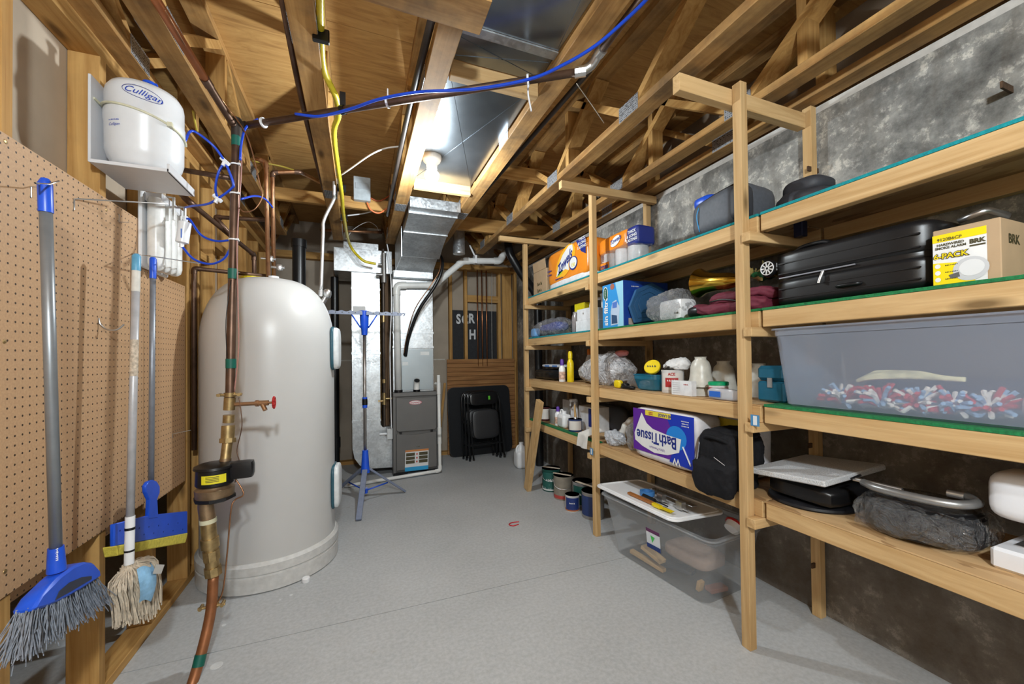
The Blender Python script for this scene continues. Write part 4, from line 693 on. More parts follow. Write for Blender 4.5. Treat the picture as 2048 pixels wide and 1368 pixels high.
part('handle', MB().tube(crv([(1.605, 3.985, 0.15), (1.595, 3.985, 0.20), (1.615, 3.99, 0.24), (1.65, 3.995, 0.245)], 5), 0.011, 10), white(), jg, smooth=180); part('cap', MB().lathe([(0.024, 0.255), (0.024, 0.275), (0.02, 0.278)], (1.66, 4.0, 0), 16), white(), jg, smooth=40)
# ================================================================ DRYING RACK
M_DG = plain('rack_grey', (0.19, 0.22, 0.31), 0.45); DX, DY = 0.051, 3.55
dr = thing('drying_rack', 'blue and grey tripod clothes drying rack with folded arms', 'drying rack', (DX, DY, 0))
zt = oY(DY, 730, 668).z; part('pole', MB().tube([(DX, DY, 0.30), (DX, DY, zt)], 0.0125, 14), plain('rack_steel', (0.34, 0.31, 0.29), 0.3, 0.85), dr, smooth=180)
zc = oY(DY, 729, 805).z; part('clamp', MB().tube([(DX, DY, zc-0.045), (DX, DY, zc+0.045)], 0.02, 14), blue(), dr, smooth=40); part('clamp_band', MB().tube([(DX, DY, zc-0.02), (DX, DY, zc+0.03)], 0.0215, 14), black(), dr, smooth=40)
zb, zb2 = oY(DY, 730, 945).z, oY(DY, 730, 900).z; part('leg_hub', MB().tube([(DX, DY, zb), (DX, DY, zb+0.04), (DX, DY, zb2)], [0.038, 0.034, 0.024], 12), blue(), dr, smooth=40)
zh, zh2 = oY(DY, 730, 668).z, oY(DY, 730, 622).z; hb = part('arm_hub', MB().tube([(DX, DY, zh-0.01), (DX, DY, zh+0.04), (DX, DY, zh+0.06), (DX, DY, zh2)], [0.024, 0.027, 0.034, 0.040], 12), blue(), dr, smooth=40)
for tx, ty in ((-0.004, 3.156), (0.386, 3.675), (-0.19, 3.93)): part('leg', MB().beam((DX+(tx-DX)*0.08, DY+(ty-DY)*0.08, zb+0.03), (tx, ty, 0.012), 0.042, 0.018), M_DG, dr, bev=0.003); part('leg_strut', MB().tube([(DX, DY, 0.10), (DX+(tx-DX)*0.55, DY+(ty-DY)*0.55, 0.125)], 0.006, 8), blue(), dr, smooth=180)
part('strut_hub', MB().tube([(DX, DY, 0.08), (DX, DY, 0.12)], 0.02, 12), blue(), dr, smooth=40)
za = oY(DY, 730, 628).z
def arm(x0, x1):
    pts = []; n = 24
    for k in range(n+1): f_ = k/n; pts.append((x0+(x1-x0)*f_, za+0.016+0.005*math.sin(f_*n*1.05)))
    return pts+[(x1, za-0.012), (x0, za-0.012)]
for s_, x1 in ((-1, DX-0.30), (1, DX+0.30)):
    a_ = part('arm', MB().prism(arm(DX+s_*0.015, x1), 1, DY-0.05, DY-0.04), M_DG, dr)
    for k in range(5): xk = DX+s_*(0.07+0.05*k); part('arm_hole', MB().lathe([(0.0055, 0), (0.0055, 0.0012)], (0, 0, 0), 10, Matrix.Translation((xk, DY-0.0505, za+0.004)) @ Matrix.Rotation(R(90), 4, 'X')), black(), a_)
    part('arm_strut', MB().tube([(DX+s_*0.03, DY-0.03, zh+0.05), (DX+s_*0.10, DY-0.04, za-0.01)], 0.006, 8), blue(), dr, smooth=180)
part('arm_end_hook', MB().tube(crv([(DX+0.30, DY-0.045, za), (DX+0.318, DY-0.045, za+0.012), (DX+0.325, DY-0.045, za), (DX+0.315, DY-0.045, za-0.012)], 5), 0.005, 8), M_DG, dr, smooth=180)
# ================================================================ BROOM, MOPS, HOOKS
XB = -0.755
bm_ = thing('broom', 'angled blue broom with grey bristles hanging on the pegboard', 'broom', oX(XB, 110, 1200)); h0, h1 = oX(XB, 90, 368), oX(XB, 112, 1105)
part('handle', MB().tube([h0, h1], 0.0125, 16), plain('handle_grey', (0.26, 0.28, 0.30), 0.38, 0.55, 0.06), bm_, smooth=180)
part('grip', MB().tube([h0+Vector((0, 0, 0.014)), h0, h0.lerp(h1, .075)], [0.008, 0.0142, 0.0142], 16), blue(), bm_, smooth=50)
sk = part('socket', MB().tube([h0.lerp(h1, .985), h1+(h1-h0).normalized()*0.05], [0.0155, 0.019], 16), blue(), bm_, smooth=50)
q = h0.lerp(h1, 1.0); text(sk, '~~~~~~~', plane_fn(q+Vector((0.009, -0.0135, 0.0)), (0, 0, 1), (-0.83, -0.55, 0)), 0.009, white())
hp = [(40, 1227), (62, 1192), (100, 1155), (128, 1135), (150, 1126), (170, 1128), (183, 1142), (185, 1156), (150, 1178), (112, 1200), (70, 1218)]
hp = [(oX(XB, *p).y, oX(XB, *p).z) for p in hp]; part('head', MB().prism(hp, 0, XB-0.02, XB+0.022), blue(), bm_, bev=0.006, smooth=40)
hq = [(oX(XB+0.024, *p).y, oX(XB+0.024, *p).z) for p in ((112, 1200), (120, 1182), (140, 1165), (165, 1154), (184, 1152), (184, 1158), (150, 1178))]; part('head_inset', MB().prism(hq, 0, XB+0.015, XB+0.0235), plain('dark_blue_grey', (0.03, 0.035, 0.06), 0.5), bm_)
rnd = random.Random(3); mb = MB(); ea, eb = oX(XB, 45, 1225), oX(XB, 183, 1155); fa, fb = oX(XB, 2, 1338), oX(XB, 199, 1212)
for k in range(620):
    f_ = rnd.random(); a = ea.lerp(eb, f_)+Vector((rnd.uniform(-.016, .018), 0, 0.008)); b = fa.lerp(fb, min(1.02, max(-0.02, f_+rnd.gauss(0, .02))))+Vector((rnd.uniform(-.03, .04), 0, rnd.gauss(0.006, .010))); m_ = a.lerp(b, .5)+Vector((rnd.gauss(0, .004), rnd.gauss(0, .004), rnd.gauss(0, .003))); mb.tube([a, m_, b], 0.0011, 3, False)
part('bristles', mb, plain('bristle_grey', (0.17, 0.19, 0.23), 0.6, 0, 0.45, 60), bm_, kind='stuff')
XM = -0.738
mo = thing('string_mop', 'mop with off-white cotton strings and grey handle', 'mop', oX(XM, 262, 1240)); h0, h1 = oX(XM, 273, 512), oX(XM, 258, 1128); hd = h1-h0
part('handle', MB().tube([h0.lerp(h1, .12), h0.lerp(h1, .86)], 0.0115, 14), plain('handle_pale', (0.44, 0.44, 0.46), 0.4, 0.2), mo, smooth=180)
part('grip', MB().tube([h0+Vector((0, 0, .008)), h0, h0.lerp(h1, .05)], [0.006, 0.0128, 0.0128], 14), plain('grip_sky', (0.10, 0.33, 0.52), 0.4), mo, smooth=50); part('handle_band', MB().tube([h0.lerp(h1, .05), h0.lerp(h1, .12)], 0.0122, 14), plain('band_cream', (0.60, 0.58, 0.53), 0.5), mo, smooth=50)
part('handle_label', MB().tube([h0.lerp(h1, .28), h0.lerp(h1, .40)], 0.0119, 14), plain('label_faded', (0.50, 0.42, 0.33), 0.6, 0, 0.4, 90), mo, smooth=50)
part('ferrule', MB().tube([h0.lerp(h1, .85), h1], 0.0135, 14), white(), mo, smooth=50); part('ferrule_band', MB().tube([h0.lerp(h1, .885), h0.lerp(h1, .893)], 0.0142, 14).tube([h0.lerp(h1, .955), h0.lerp(h1, .961)], 0.0142, 14), black(), mo, smooth=50)
mb = MB(); c0 = h1+Vector((0, 0, -0.01))
for k in range(330):
    a = rnd.uniform(-2.6, 2.6); s_ = rnd.random()**.6; r1 = 0.075*s_; tip = c0+Vector((math.cos(a)*0.05*s_+0.02, math.sin(a)*0.115*s_ +0.015, -0.05-0.145*(1-0.35*(math.sin(a)*s_)**2)*rnd.uniform(.75, 1.0))); md = c0+Vector((math.cos(a)*0.045*s_+0.01, math.sin(a)*0.105*s_, -0.03*rnd.uniform(.3, 1.2))); md2 = md.lerp(tip, .55)+Vector((rnd.gauss(0, .006), rnd.gauss(0, .008), 0.012))
    mb.tube(crv([c0+Vector((rnd.gauss(0, .008), rnd.gauss(0, .012), rnd.uniform(0, .01))), md, md2, tip], 3), 0.0026, 4, False)
part('mop_strings', mb, plain('cotton', (0.52, 0.44, 0.34), 0.9, 0, 0.25, 50), mo, kind='stuff')
q = oX(XM+0.05, 275, 1160); part('paper_label', MB().grid(lambda u, v_: q+Vector((0.012+0.02*math.sin(u*3)+0.012*math.sin(v_*3), (-0.045+0.10*u)*(0.45+0.55*math.sin(math.pi*min(1, 0.2+0.75*v_))), 0.05-0.115*v_-0.02*u+0.006*math.sin(u*9))), 10, 8), plain('label_sky', (0.22, 0.42, 0.62), 0.5, 0, 0.3, 25), mo)
part('paper_tag', rect(plane_fn(q+Vector((0.045, 0.03, 0.012)), (0, 1, -0.5), (0.2, 0.5, 1)), -0.035, 0.035, -0.014, 0.014), ink((0.68, 0.66, 0.62), 'tag'), mo)
XS = -0.792
sm_ = thing('sponge_mop', 'blue butterfly sponge mop with yellow sponge', 'mop', oX(XS, 300, 1080)); h0, h1 = oX(XS, 306, 518), oX(XS, 302, 985)
part('handle', MB().tube([h0, h1], 0.0098, 14), plain('handle_grey2', (0.24, 0.26, 0.30), 0.4, 0.4), sm_, smooth=180); part('grip', MB().tube([h0+Vector((0, 0, .01)), h0, h0.lerp(h1, .085)], [0.006, 0.0115, 0.011], 14), blue(), sm_, smooth=50)
lv = [(oX(XS+0.016, *p).y, oX(XS+0.016, *p).z) for p in ((293, 1038), (295, 1000), (288, 985), (287, 972), (293, 963), (301, 960), (309, 963), (315, 973), (315, 986), (310, 998), (312, 1036))]; part('lever', MB().prism(lv, 0, XS+0.01, XS+0.024), blue(), sm_, bev=0.002, smooth=40)
pl_ = [(oX(XS+0.02, *p).y, oX(XS+0.02, *p).z) for p in ((228, 1048), (300, 1030), (374, 1022), (374, 1067), (300, 1080), (228, 1093))]; plt = part('plate', MB().prism(pl_, 0, XS+0.008, XS+0.022), blue(), sm_, bev=0.003, smooth=40)
for k in range(14):
    f_ = (k+0.5)/14; q = oX(XS+0.022, 235+135*f_, 1068-18*f_+(8 if k % 2 else -6)); part('drain_hole', MB().lathe([(0.0032, 0), (0.0032, 0.0008)], (0, 0, 0), 8, Matrix.Translation(q) @ Matrix.Rotation(R(90), 4, 'Y')), plain('hole_dark', (0.003, 0.02, 0.2), 0.6), plt)
sg = [(oX(XS+0.02, *p).y, oX(XS+0.02, *p).z) for p in ((228, 1092), (300, 1080), (373, 1066), (368, 1086), (300, 1098), (232, 1112))]; part('sponge', MB().prism(sg, 0, XS-0.012, XS+0.026), plain('sponge_yellow', (0.62, 0.52, 0.07), 0.95, 0, 0.2, 60, 0.4), sm_, bev=0.003)
def hook(lab, pts, r=0.002): solo('peg_hook', lab, 'hook', MB().tube(pts, r, 6), chrome(), smooth=60)
def wx(x, y, d): return oX(XL+0.006+d, x, y)
q = wx(62, 373, 0); hook('wire hook holding the broom at the top of the pegboard', [q+Vector((0, 0, -0.03)), q, q+Vector((0.04, 0.0, 0)), oX(XB+0.015, 70, 366), oX(XB+0.015, 98, 368), oX(XB+0.02, 118, 362)])
q = wx(148, 398, 0); hook('long straight rod hook reaching from the pegboard to the filter', [q+Vector((0, 0, -0.035)), q, q+Vector((0.01, 0, 0.002)), oX(-0.70, 335, 408)], 0.0026)
q = wx(238, 436, 0); hook('small bent hook right of the long rod hook', [q+Vector((0, 0, 0.014)), q+Vector((0, 0, -0.016)), q+Vector((0.03, 0.0, -0.013))])
q = wx(197, 636, 0); hook('curved J hook in the middle of the pegboard', [q]+crv([q+Vector((0.002, 0, -0.02)), q+Vector((0.02, 0.005, -0.04)), q+Vector((0.045, 0.01, -0.04)), q+Vector((0.065, 0.012, -0.02))], 4), 0.003)
q = oX(XL+0.006, 265, 508); hook('rod hook carrying the two mops', [q+Vector((0, 0, -0.02)), q, oX(-0.74, 300, 512), oX(-0.70, 400, 527)], 0.0024)
q = oX(XL+0.006, 345, 868); hook('small straight hook low on the narrow pegboard', [q+Vector((0, 0, -0.02)), q, q+Vector((0.07, 0.01, 0.012))])
# ================================================================ STORAGE SHELVES
def osb():
    t = NT('osb'); v = t.coords((1, 1, 1), True); vo = t.n('ShaderNodeTexVoronoi', Scale=26.0); mp = t.n('ShaderNodeMapping'); mp.inputs['Scale'].default_value = (1.0, 0.35, 1); t.l(v, mp.inputs[0]); t.l(mp.outputs[0], vo.inputs['Vector'])
    sp_ = t.n('ShaderNodeSeparateColor'); t.l(vo.outputs['Color'], sp_.inputs[0]); c = t.ramp(sp_.outputs[0], [(0, (0.30, 0.165, 0.068)), (0.5, (0.46, 0.28, 0.125)), (1, (0.58, 0.38, 0.19))]); t.col(c); t.b.inputs['Roughness'].default_value = 0.7; return t.m
M_OSB = osb(); M_TC = plain('teal_carpet', (0.0, 0.22, 0.25), 0.9, 0, 0.2, 120, 0.3); M_GC = plain('green_carpet', (0.008, 0.15, 0.045), 0.9, 0, 0.3, 120, 0.3)
PX, PY = 1.472, [0.0, 1.152, 2.262, 3.425]
LV = [1.765, 1.38, 0.995, 0.612]
sh = thing('storage_shelves', 'open pine storage shelving standing along the concrete wall', 'shelving', (1.73, 1.7, 0))
for i, y in enumerate(PY):
    part('front_post', MB().box(PX, PX+0.038, y, y+0.04, 0, 2.335 if i != 3 else 2.30), pine(2), sh, bev=0.002)
    part('rear_post', MB().box(1.948, 1.986, y+0.02, y+0.06, 0, 2.35), pine(2), sh, bev=0.002)
    yb = (y-0.039, y-0.001) if i in (0, 1, 3) else (y+0.041, y+0.079)
    for t_ in LV: part('bearer', MB().box(PX-0.012, 1.946, yb[0], yb[1], t_-0.066-0.038, t_-0.066), pine(0), sh, bev=0.002)
for y0, y1, x0, x1, z0, z1 in ((1.193, 1.231, 1.19, 1.945, 2.255, 2.325), (2.222, 2.26, 1.222, 2.0-0.012, 2.29, 2.34), (3.386, 3.424, 1.215, 1.95, 2.28, 2.325)): part('top_bar', MB().box(x0, x1, y0, y1, z0, z1), pine(0), sh, bev=0.002)
BAY = [(-0.1, 1.104), (1.118, 2.275), (2.29, 3.46)]
CARP = {(0, 0): 't', (1, 0): 't', (2, 0): 't', (0, 1): 'g', (1, 1): 'g', (2, 1): 't', (0, 2): 'g', (2, 3): 'g'}
for b, (y0, y1) in enumerate(BAY):
    for l_, t_ in enumerate(LV):
        part('front_rail', MB().box(1.511, 1.549, y0, y1, t_-0.066, t_), pine(1), sh, bev=0.002); part('rear_rail', MB().box(1.905, 1.943, y0, y1, t_-0.066, t_), pine(1), sh, bev=0.002)
        cp = CARP.get((b, l_)); part('deck', MB().box(1.5095 if not cp else 1.55, 1.946 if not cp else 1.904, y0, y1, t_ if not cp else t_-0.011, t_+(0.005 if not cp else 0)), M_OSB, sh)
        if cp and (b, l_) == (2, 3): part('deck', MB().box(1.552, 1.946, y0, y1, t_, t_+0.010), M_OSB, sh); part('carpet', MB().box(1.5095, 1.5515, y0, y1, t_, t_+0.0105), M_GC, sh)
        elif cp: part('carpet', MB().box(1.5095, 1.946, y0, y1, t_, t_+0.010), M_TC if cp == 't' else M_GC, sh)
for (px_, py_) in ((1510, 841), (1183, 903)):
    q = oX(PX-0.013, px_, py_); part('blue_tag', MB().box(PX-0.014, PX-0.012, q.y-0.018, q.y+0.018, q.z-0.022, q.z+0.022), ink((0.06, 0.22, 0.42), 'tag_blue'), sh); part('tag_code', MB().box(PX-0.0146, PX-0.0141, q.y-0.009, q.y+0.007, q.z-0.018, q.z+0.018), ink((0.65, 0.68, 0.7), 'tag_code'), sh)
def FR(y, z, x): return plane_fn((x, y, z), (0, -1, 0), (0, 0, 1))       # print on a face that looks at the aisle
def NR(x, z, y): return plane_fn((x, y, z), (1, 0, 0), (0, 0, 1))       # print on a face that looks toward the viewer
B1, B2, B3, B4 = LV[0]+0.0105, LV[1]+0.0105, LV[2]+0.0055, LV[3]+0.0055
INK = lambda n, *c: ink(tuple(c), n)
NAVY, WHT, DRK = INK('navy', 0.012, 0.025, 0.20), INK('white', 0.72, 0.72, 0.72), INK('dark', 0.05, 0.045, 0.05)
M_CARD = plain('cardboard', (0.42, 0.29, 0.17), 0.8, 0, 0.06, 12)
FILM = clear('clear_film', (0.80, 0.82, 0.85), 0.20, 0.12, 0.3, 0.8, 14)
HAZY = clear('hazy_film', (0.80, 0.81, 0.83), 0.36, 0.12, 0.3, 0.9, 16)
# ---- top shelf
cb = thing('cardboard_box', 'opened brown cardboard box at the far end of the top shelf', 'box', (1.68, 3.3, B1)); part('carton', MB().box(1.56, 1.80, 3.135, 3.41, B1, B1+0.225), M_CARD, cb, bev=0.003)
part('flap', MB().beam((1.56, 3.27, B1+0.225), (1.55, 3.27, B1+0.31), 0.26, 0.004, (1, 0, 0)), M_CARD, cb); part('flap', MB().beam((1.80, 3.27, B1+0.225), (1.84, 3.27, B1+0.29), 0.26, 0.004, (1, 0, 0)), M_CARD, cb)
text(cb, '~~~\n~~~', FR(3.27, B1+0.075, 1.559), 0.06, DRK)
ta = thing('paper_towels', 'orange pack of paper towels with blue corner on the top shelf', 'paper towels', (1.63, 2.73, B1)); y0, y1 = 2.405, 3.065; ym = (y0+y1)/2; h_ = 0.285
M_OR = plain('orange_film', (0.78, 0.245, 0.02), 0.22, 0, 0.08, 10)
part('rolls', MB().soft((1.625, ym, B1+0.03), (0.092, 0.325, 0.03), 6, 8, 0.004, 20, 1, flat=True), plain('towel_white', (0.70, 0.69, 0.70), 0.5), ta, smooth=60)
part('wrapper', MB().soft((1.628, ym, B1+0.024+h_/2), (0.098, 0.328, h_/2-0.002), 9, 9, 0.003, 9, 2), M_OR, ta, smooth=60)
def L(k): return FR(ym, B1+0.03+h_/2, 1.5275-0.0007*k)
part('blue_corner', poly(L(0), [(0.17, 0.125), (0.30, 0.125), (0.30, 0.0), (0.24, 0.03), (0.20, 0.08)]), NAVY, ta)
part('yellow_glow', ell(L(0), 0.0, 0.01, 0.17, 0.10, 24, 0.5), INK('amber', 0.85, 0.42, 0.02), ta)
part('towel_shape', poly(L(1), [(-0.15, -0.085), (-0.11, 0.0), (-0.04, 0.07), (0.06, 0.12), (0.115, 0.115), (0.125, 0.075), (0.09, 0.03), (0.05, -0.02), (0.06, -0.07), (0.0, -0.05), (-0.06, -0.06)]), WHT, ta)
part('green_swoosh', poly(L(1), [(-0.14, -0.085), (-0.09, -0.05), (-0.03, -0.05), (-0.06, -0.07), (-0.10, -0.085)]), INK('lime', 0.32, 0.55, 0.04), ta)
part('roll_picture', ell(L(2), 0.125, -0.03, 0.062, 0.052, 22), NAVY, ta); part('roll_picture', ell(L(3), 0.125, -0.028, 0.052, 0.043, 22), WHT, ta)
fs = lambda u, v_: L(4)(u*0.96-v_*0.05, v_+u*0.42); text(ta, 'Towels', lambda u, v_: fs(u-0.01, v_+0.005), 0.115, NAVY, shear=0.3, bold=0.0025, sx=0.72)
text(ta, '150', lambda u, v_: L(4)(u+0.125, v_-0.045), 0.038, INK('gold_ink', 0.72, 0.6, 0.03), bold=0.001); text(ta, 'THICK\n& LONG\nLASTING', lambda u, v_: L(4)(u+0.255, v_+0.09), 0.03, WHT, bold=0.0006); text(ta, '~~~~\n~~~~', lambda u, v_: L(4)(u-0.265, v_-0.03), 0.034, NAVY, bold=0.0006); text(ta, '~~~~~~~~~', lambda u, v_: L(4)(u-0.10, v_-0.105), 0.026, NAVY)
tb_ = thing('paper_towels', 'clear pack of paper towels with an orange band, beside the middle post', 'paper towels', (1.675, 2.17, B1)); 
for i in range(3):
    for j in range(1): part('roll', MB().lathe([(0.02, 0.006), (0.062, 0.006), (0.064, 0.012), (0.064, 0.232), (0.062, 0.238), (0.02, 0.238)], (1.675+0.132*j, 2.31-0.132*i, B1), 20), plain('towel_white', (0.70, 0.69, 0.70)), tb_, smooth=40)
part('film', MB().soft((1.675, 2.178, B1+0.125), (0.07, 0.208, 0.124), 8, 9, 0.004, 12, 3, flat=True), FILM, tb_, smooth=60)
part('orange_wrap', MB().soft((1.675, 2.225, B1+0.195), (0.073, 0.165, 0.056), 8, 7, 0.003, 12, 1), M_OR, tb_, smooth=60); part('blue_wrap', MB().soft((1.675, 2.02, B1+0.185), (0.072, 0.055, 0.06), 8, 6, 0.003, 12, 2), NAVY, tb_, smooth=60)
part('orange_label', MB().box(1.603, 1.604, 2.26, 2.36, B1+0.01, B1+0.08), M_OR, tb_)
L = lambda k: FR(2.18, B1+0.2, 1.598-0.0008*k); part('towel_shape', ell(L(0), 0.0, -0.005, 0.055, 0.03, 18, 0.3), WHT, tb_); text(tb_, 'Towels', lambda u, v_: L(1)(u, v_-u*-0.15), 0.04, NAVY, shear=0.3, bold=0.001); text(tb_, 'THICK\n& LONG\nLASTING', lambda u, v_: L(1)(u+0.168, v_-0.018), 0.026, WHT, bold=0.0006); text(tb_, '2200', lambda u, v_: L(1)(u-0.13, v_-0.155), 0.045, NAVY, bold=0.001)
cbg = thing('cooler_bag', 'grey zip bag with blue stripe on the top shelf', 'bag', (1.66, 1.35, B1)); M_CG = plain('grey_nylon', (0.075, 0.083, 0.10), 0.6, 0, 0.12, 60)
part('body', MB().soft((1.66, 1.352, B1+0.085), (0.135, 0.14, 0.085), 5, 7, 0.006, 10, 4, flat=True, fn=lambda o: (o.x, o.y, o.z+(0.028*(0.14-o.y)/0.28 if o.z > 0 else 0))), M_CG, cbg, smooth=60)
part('zip_rim', MB().tube(crv([(1.56, 1.475, B1+0.145), (1.545, 1.43, B1+0.152), (1.54, 1.34, B1+0.166), (1.548, 1.25, B1+0.178)], 5), 0.006, 8), black(), cbg, smooth=180); part('lid', MB().soft((1.65, 1.435, B1+0.172), (0.105, 0.058, 0.03), 4, 5), blue(), cbg, smooth=60)
part('stripe', MB().tube(crv([(1.528, 1.425, B1+0.135), (1.521, 1.432, B1+0.09), (1.53, 1.425, B1+0.02)], 5), 0.0025, 6), INK('cyan', 0.02, 0.25, 0.55), cbg, smooth=180); part('side_pocket', MB().soft((1.56, 1.225, B1+0.09), (0.05, 0.025, 0.075), 5, 5), plain('dark_nylon', (0.03, 0.032, 0.04), 0.6), cbg, smooth=60)
solo('soft_bag', 'dark grey limp bag lying behind the post on the top shelf', 'bag', MB().soft((1.76, 1.065, B1+0.05), (0.12, 0.10, 0.05), 2.6, 14, 0.012, 9, 5, flat=True).soft((1.76, 1.075, B1+0.115), (0.08, 0.085, 0.045), 2.6, 7, 0.012, 9, 8), plain('dark_nylon', (0.03, 0.032, 0.04)), smooth=70)
# ---- second shelf
wp = thing('plastic_bag', 'clear bag holding a blue pack at the far end of the second shelf', 'bag', (1.64, 3.1, B2)); part('blue_pack', MB().soft((1.63, 3.14, B2+0.080), (0.06, 0.20, 0.050), 4, 6, 0.01, 9, 2, fn=lambda o: (o.x, o.y, o.z*(0.75-0.9*o.y))), plain('pack_blue', (0.02, 0.05, 0.42), 0.3), wp, smooth=60)
part('film', MB().soft((1.625, 3.16, B2+0.075), (0.085, 0.29, 0.073), 3, 20, 0.016, 12, 5, flat=True, fn=lambda o: (o.x, o.y, o.z*(1.0-0.8*max(0, o.y)))), HAZY, wp, smooth=70); part('sky_pack', MB().soft((1.56, 3.38, B2+0.045), (0.03, 0.06, 0.042), 5, 4, 0.004), plain('pack_sky', (0.16, 0.34, 0.62), 0.3), wp, smooth=60); text(wp, '12', FR(3.20, B2+0.10, 1.53), 0.05, WHT)
solo('small_carton', 'bright yellow carton behind the white boxes', 'box', MB().box(1.66, 1.73, 2.675, 2.825, B2, B2+0.245), plain('yellow_card', (0.72, 0.60, 0.01), 0.4), bev=0.002)
solo('jar', 'dark glass jar in front of the yellow carton', 'jar', MB().lathe([(0.03, 0), (0.034, 0.01), (0.034, 0.13), (0.025, 0.15), (0.025, 0.165)], (1.60, 2.70, B2), 20), plain('dark_glass', (0.22, 0.20, 0.20), 0.15), smooth=40)
solo('white_carton', 'lower of two white cartons stacked beside the middle post', 'box', MB().box(1.555, 1.685, 2.42, 2.63, B2, B2+0.085), plain('white_card', (0.70, 0.71, 0.73), 0.5), bev=0.002)
wc = thing('white_carton', 'upper of two white cartons stacked beside the middle post', 'box', (1.64, 2.52, B2+0.086)); part('carton', MB().box(1.56, 1.685, 2.425, 2.62, B2+0.086, B2+0.17), plain('white_card', (0.70, 0.71, 0.73)), wc, bev=0.002); part('mark', ell(FR(2.53, B2+0.135, 1.559), 0, 0, 0.005, 0.008, 10), DRK, wc)
pt_ = thing('white_pitcher', 'white plastic pitcher with handle behind the post', 'pitcher', (1.80, 2.48, B2)); part('body', MB().lathe([(0.075, 0), (0.085, 0.02), (0.10, 0.27), (0.106, 0.285), (0.10, 0.287), (0.094, 0.27)], (1.80, 2.48, B2), 28), white(), pt_, smooth=40); part('handle', MB().tube(crv([(1.735, 2.56, B2+0.26), (1.70, 2.62, B2+0.25), (1.695, 2.63, B2+0.18), (1.74, 2.57, B2+0.10)], 5), 0.011, 10), white(), pt_, smooth=180)
hb_ = thing('humidifier_box', 'bright blue humidifier carton on the second shelf', 'box', (1.7, 2.12, B2)); y0, y1, z1 = 2.012, 2.235, B2+0.285; part('carton', MB().box(1.53, 1.88, y0, y1, B2, z1), plain('carton_blue', (0.012, 0.05, 0.30), 0.35), hb_, bev=0.002)
L = lambda k: FR((y0+y1)/2, B2+0.1425, 1.5292-0.0007*k); part('front_print', rect(L(0), -0.11, 0.11, -0.141, 0.141), INK('azure', 0.02, 0.26, 0.62), hb_); part('pale_stripe', poly(L(1), [(0.03, 0.141), (0.11, 0.141), (0.11, -0.141), (0.05, -0.141), (0.07, 0.0)]), INK('pale_azure', 0.28, 0.56, 0.72), hb_)
text(hb_, 'sin filtro', lambda u, v_: L(2)(-0.07-v_, u-0.03), 0.058, WHT, bold=0.0015); part('logo', ell(L(2), -0.075, 0.085, 0.027, 0.045, 18), WHT, hb_); part('logo', ell(L(3), -0.075, 0.085, 0.022, 0.039, 18), INK('dark_green', 0.005, 0.09, 0.05), hb_); text(hb_, 'VICKS', lambda u, v_: L(4)(-0.075-v_, 0.085+u), 0.02, WHT)
part('product_picture', poly(L(2), [(-0.02, -0.13), (0.06, -0.125), (0.075, -0.02), (0.04, 0.03), (0.0, 0.02), (-0.02, -0.04)]), INK('product_pale', 0.42, 0.52, 0.66), hb_); part('product_picture', poly(L(3), [(0.0, -0.02), (0.045, -0.02), (0.05, 0.02), (0.0, 0.015)]), INK('product_blue', 0.07, 0.16, 0.5), hb_); part('product_picture', poly(L(3), [(-0.01, -0.12), (0.05, -0.12), (0.045, -0.07), (-0.01, -0.06)]), INK('product_dark', 0.02, 0.06, 0.14), hb_); part('badge', ell(L(2), 0.0, 0.12, 0.022, 0.02, 14), INK('badge_brown', 0.35, 0.12, 0.08), hb_)
text(hb_, '~~~~~~~~', NR(1.62, B2+0.25, y0-0.0008), 0.014, WHT); part('barcode', rect(NR(1.585, B2+0.03, y0-0.0008), -0.02, 0.02, -0.02, 0.02), INK('code_paper', 0.5, 0.38, 0.32), hb_)
hx = thing('hexagonal_tray', 'dark blue ribbed hexagonal tray leaning on the carton', 'tray', oY(1.99, 1285, 645)); PH = [oY(1.99, *p) for p in ((1257, 613), (1270, 580), (1300, 566), (1326, 580), (1312, 640), (1268, 646))]; hp = [(p.x, max(p.z, B2)) for p in PH]; cx_ = sum(p[0] for p in hp)/6; cz_ = sum(p[1] for p in hp)/6; M_HX = plain('slate_blue', (0.03, 0.10, 0.22), 0.35)
part('tray', MB().prism(hp, 1, 1.975, 1.995), M_HX, hx, bev=0.002)
for k_ in (0.78, 0.52): mb = MB(); q = [Vector((cx_+(a-cx_)*k_, 1.972, cz_+(b-cz_)*k_)) for a, b in hp]; mb.tube(q+[q[0]], 0.003, 6, False); part('rib', mb, M_HX, hx, smooth=40)
bw = thing('plastic_bag', 'clear crinkled bag with a white block inside on the second shelf', 'bag', (1.66, 1.68, B2)); part('white_block', MB().soft((1.63, 1.675, B2+0.062), (0.058, 0.085, 0.056), 7, 4), white(), bw, smooth=50); part('film', MB().soft((1.63, 1.725, B2+0.088), (0.088, 0.12, 0.086), 2.8, 22, 0.022, 13, 7, flat=True), HAZY, bw, smooth=70); text(bw, '~~~', FR(1.62, B2+0.04, 1.569), 0.02, DRK)
M_GOLD = plain('gold_foil', (0.62, 0.40, 0.06), 0.16, 1.0, 0.12, 20)
gb = thing('gold_bell', 'large shiny gold bell ornament lying on its side', 'ornament', (1.665, 1.45, B2+0.11)); T = Matrix.Translation((1.665, 1.555, B2+0.190)) @ Matrix.Rotation(R(97), 4, 'X') @ Matrix.Scale(0.88, 4); part('bell', MB().lathe([(0.085, 0), (0.082, 0.006), (0.06, 0.05), (0.05, 0.12), (0.046, 0.2), (0.03, 0.26), (0.012, 0.28), (0.001, 0.285)], (0, 0, 0), 32, T), M_GOLD, gb, smooth=50); part('clapper', MB().soft((1.665, 1.55, B2+0.175), (0.018, 0.018, 0.018), 2, 4), M_GOLD, gb, smooth=180)
M_LEAF = plain('gold_leaf', (0.52, 0.42, 0.16), 0.35, 0.75, 0.3, 90)
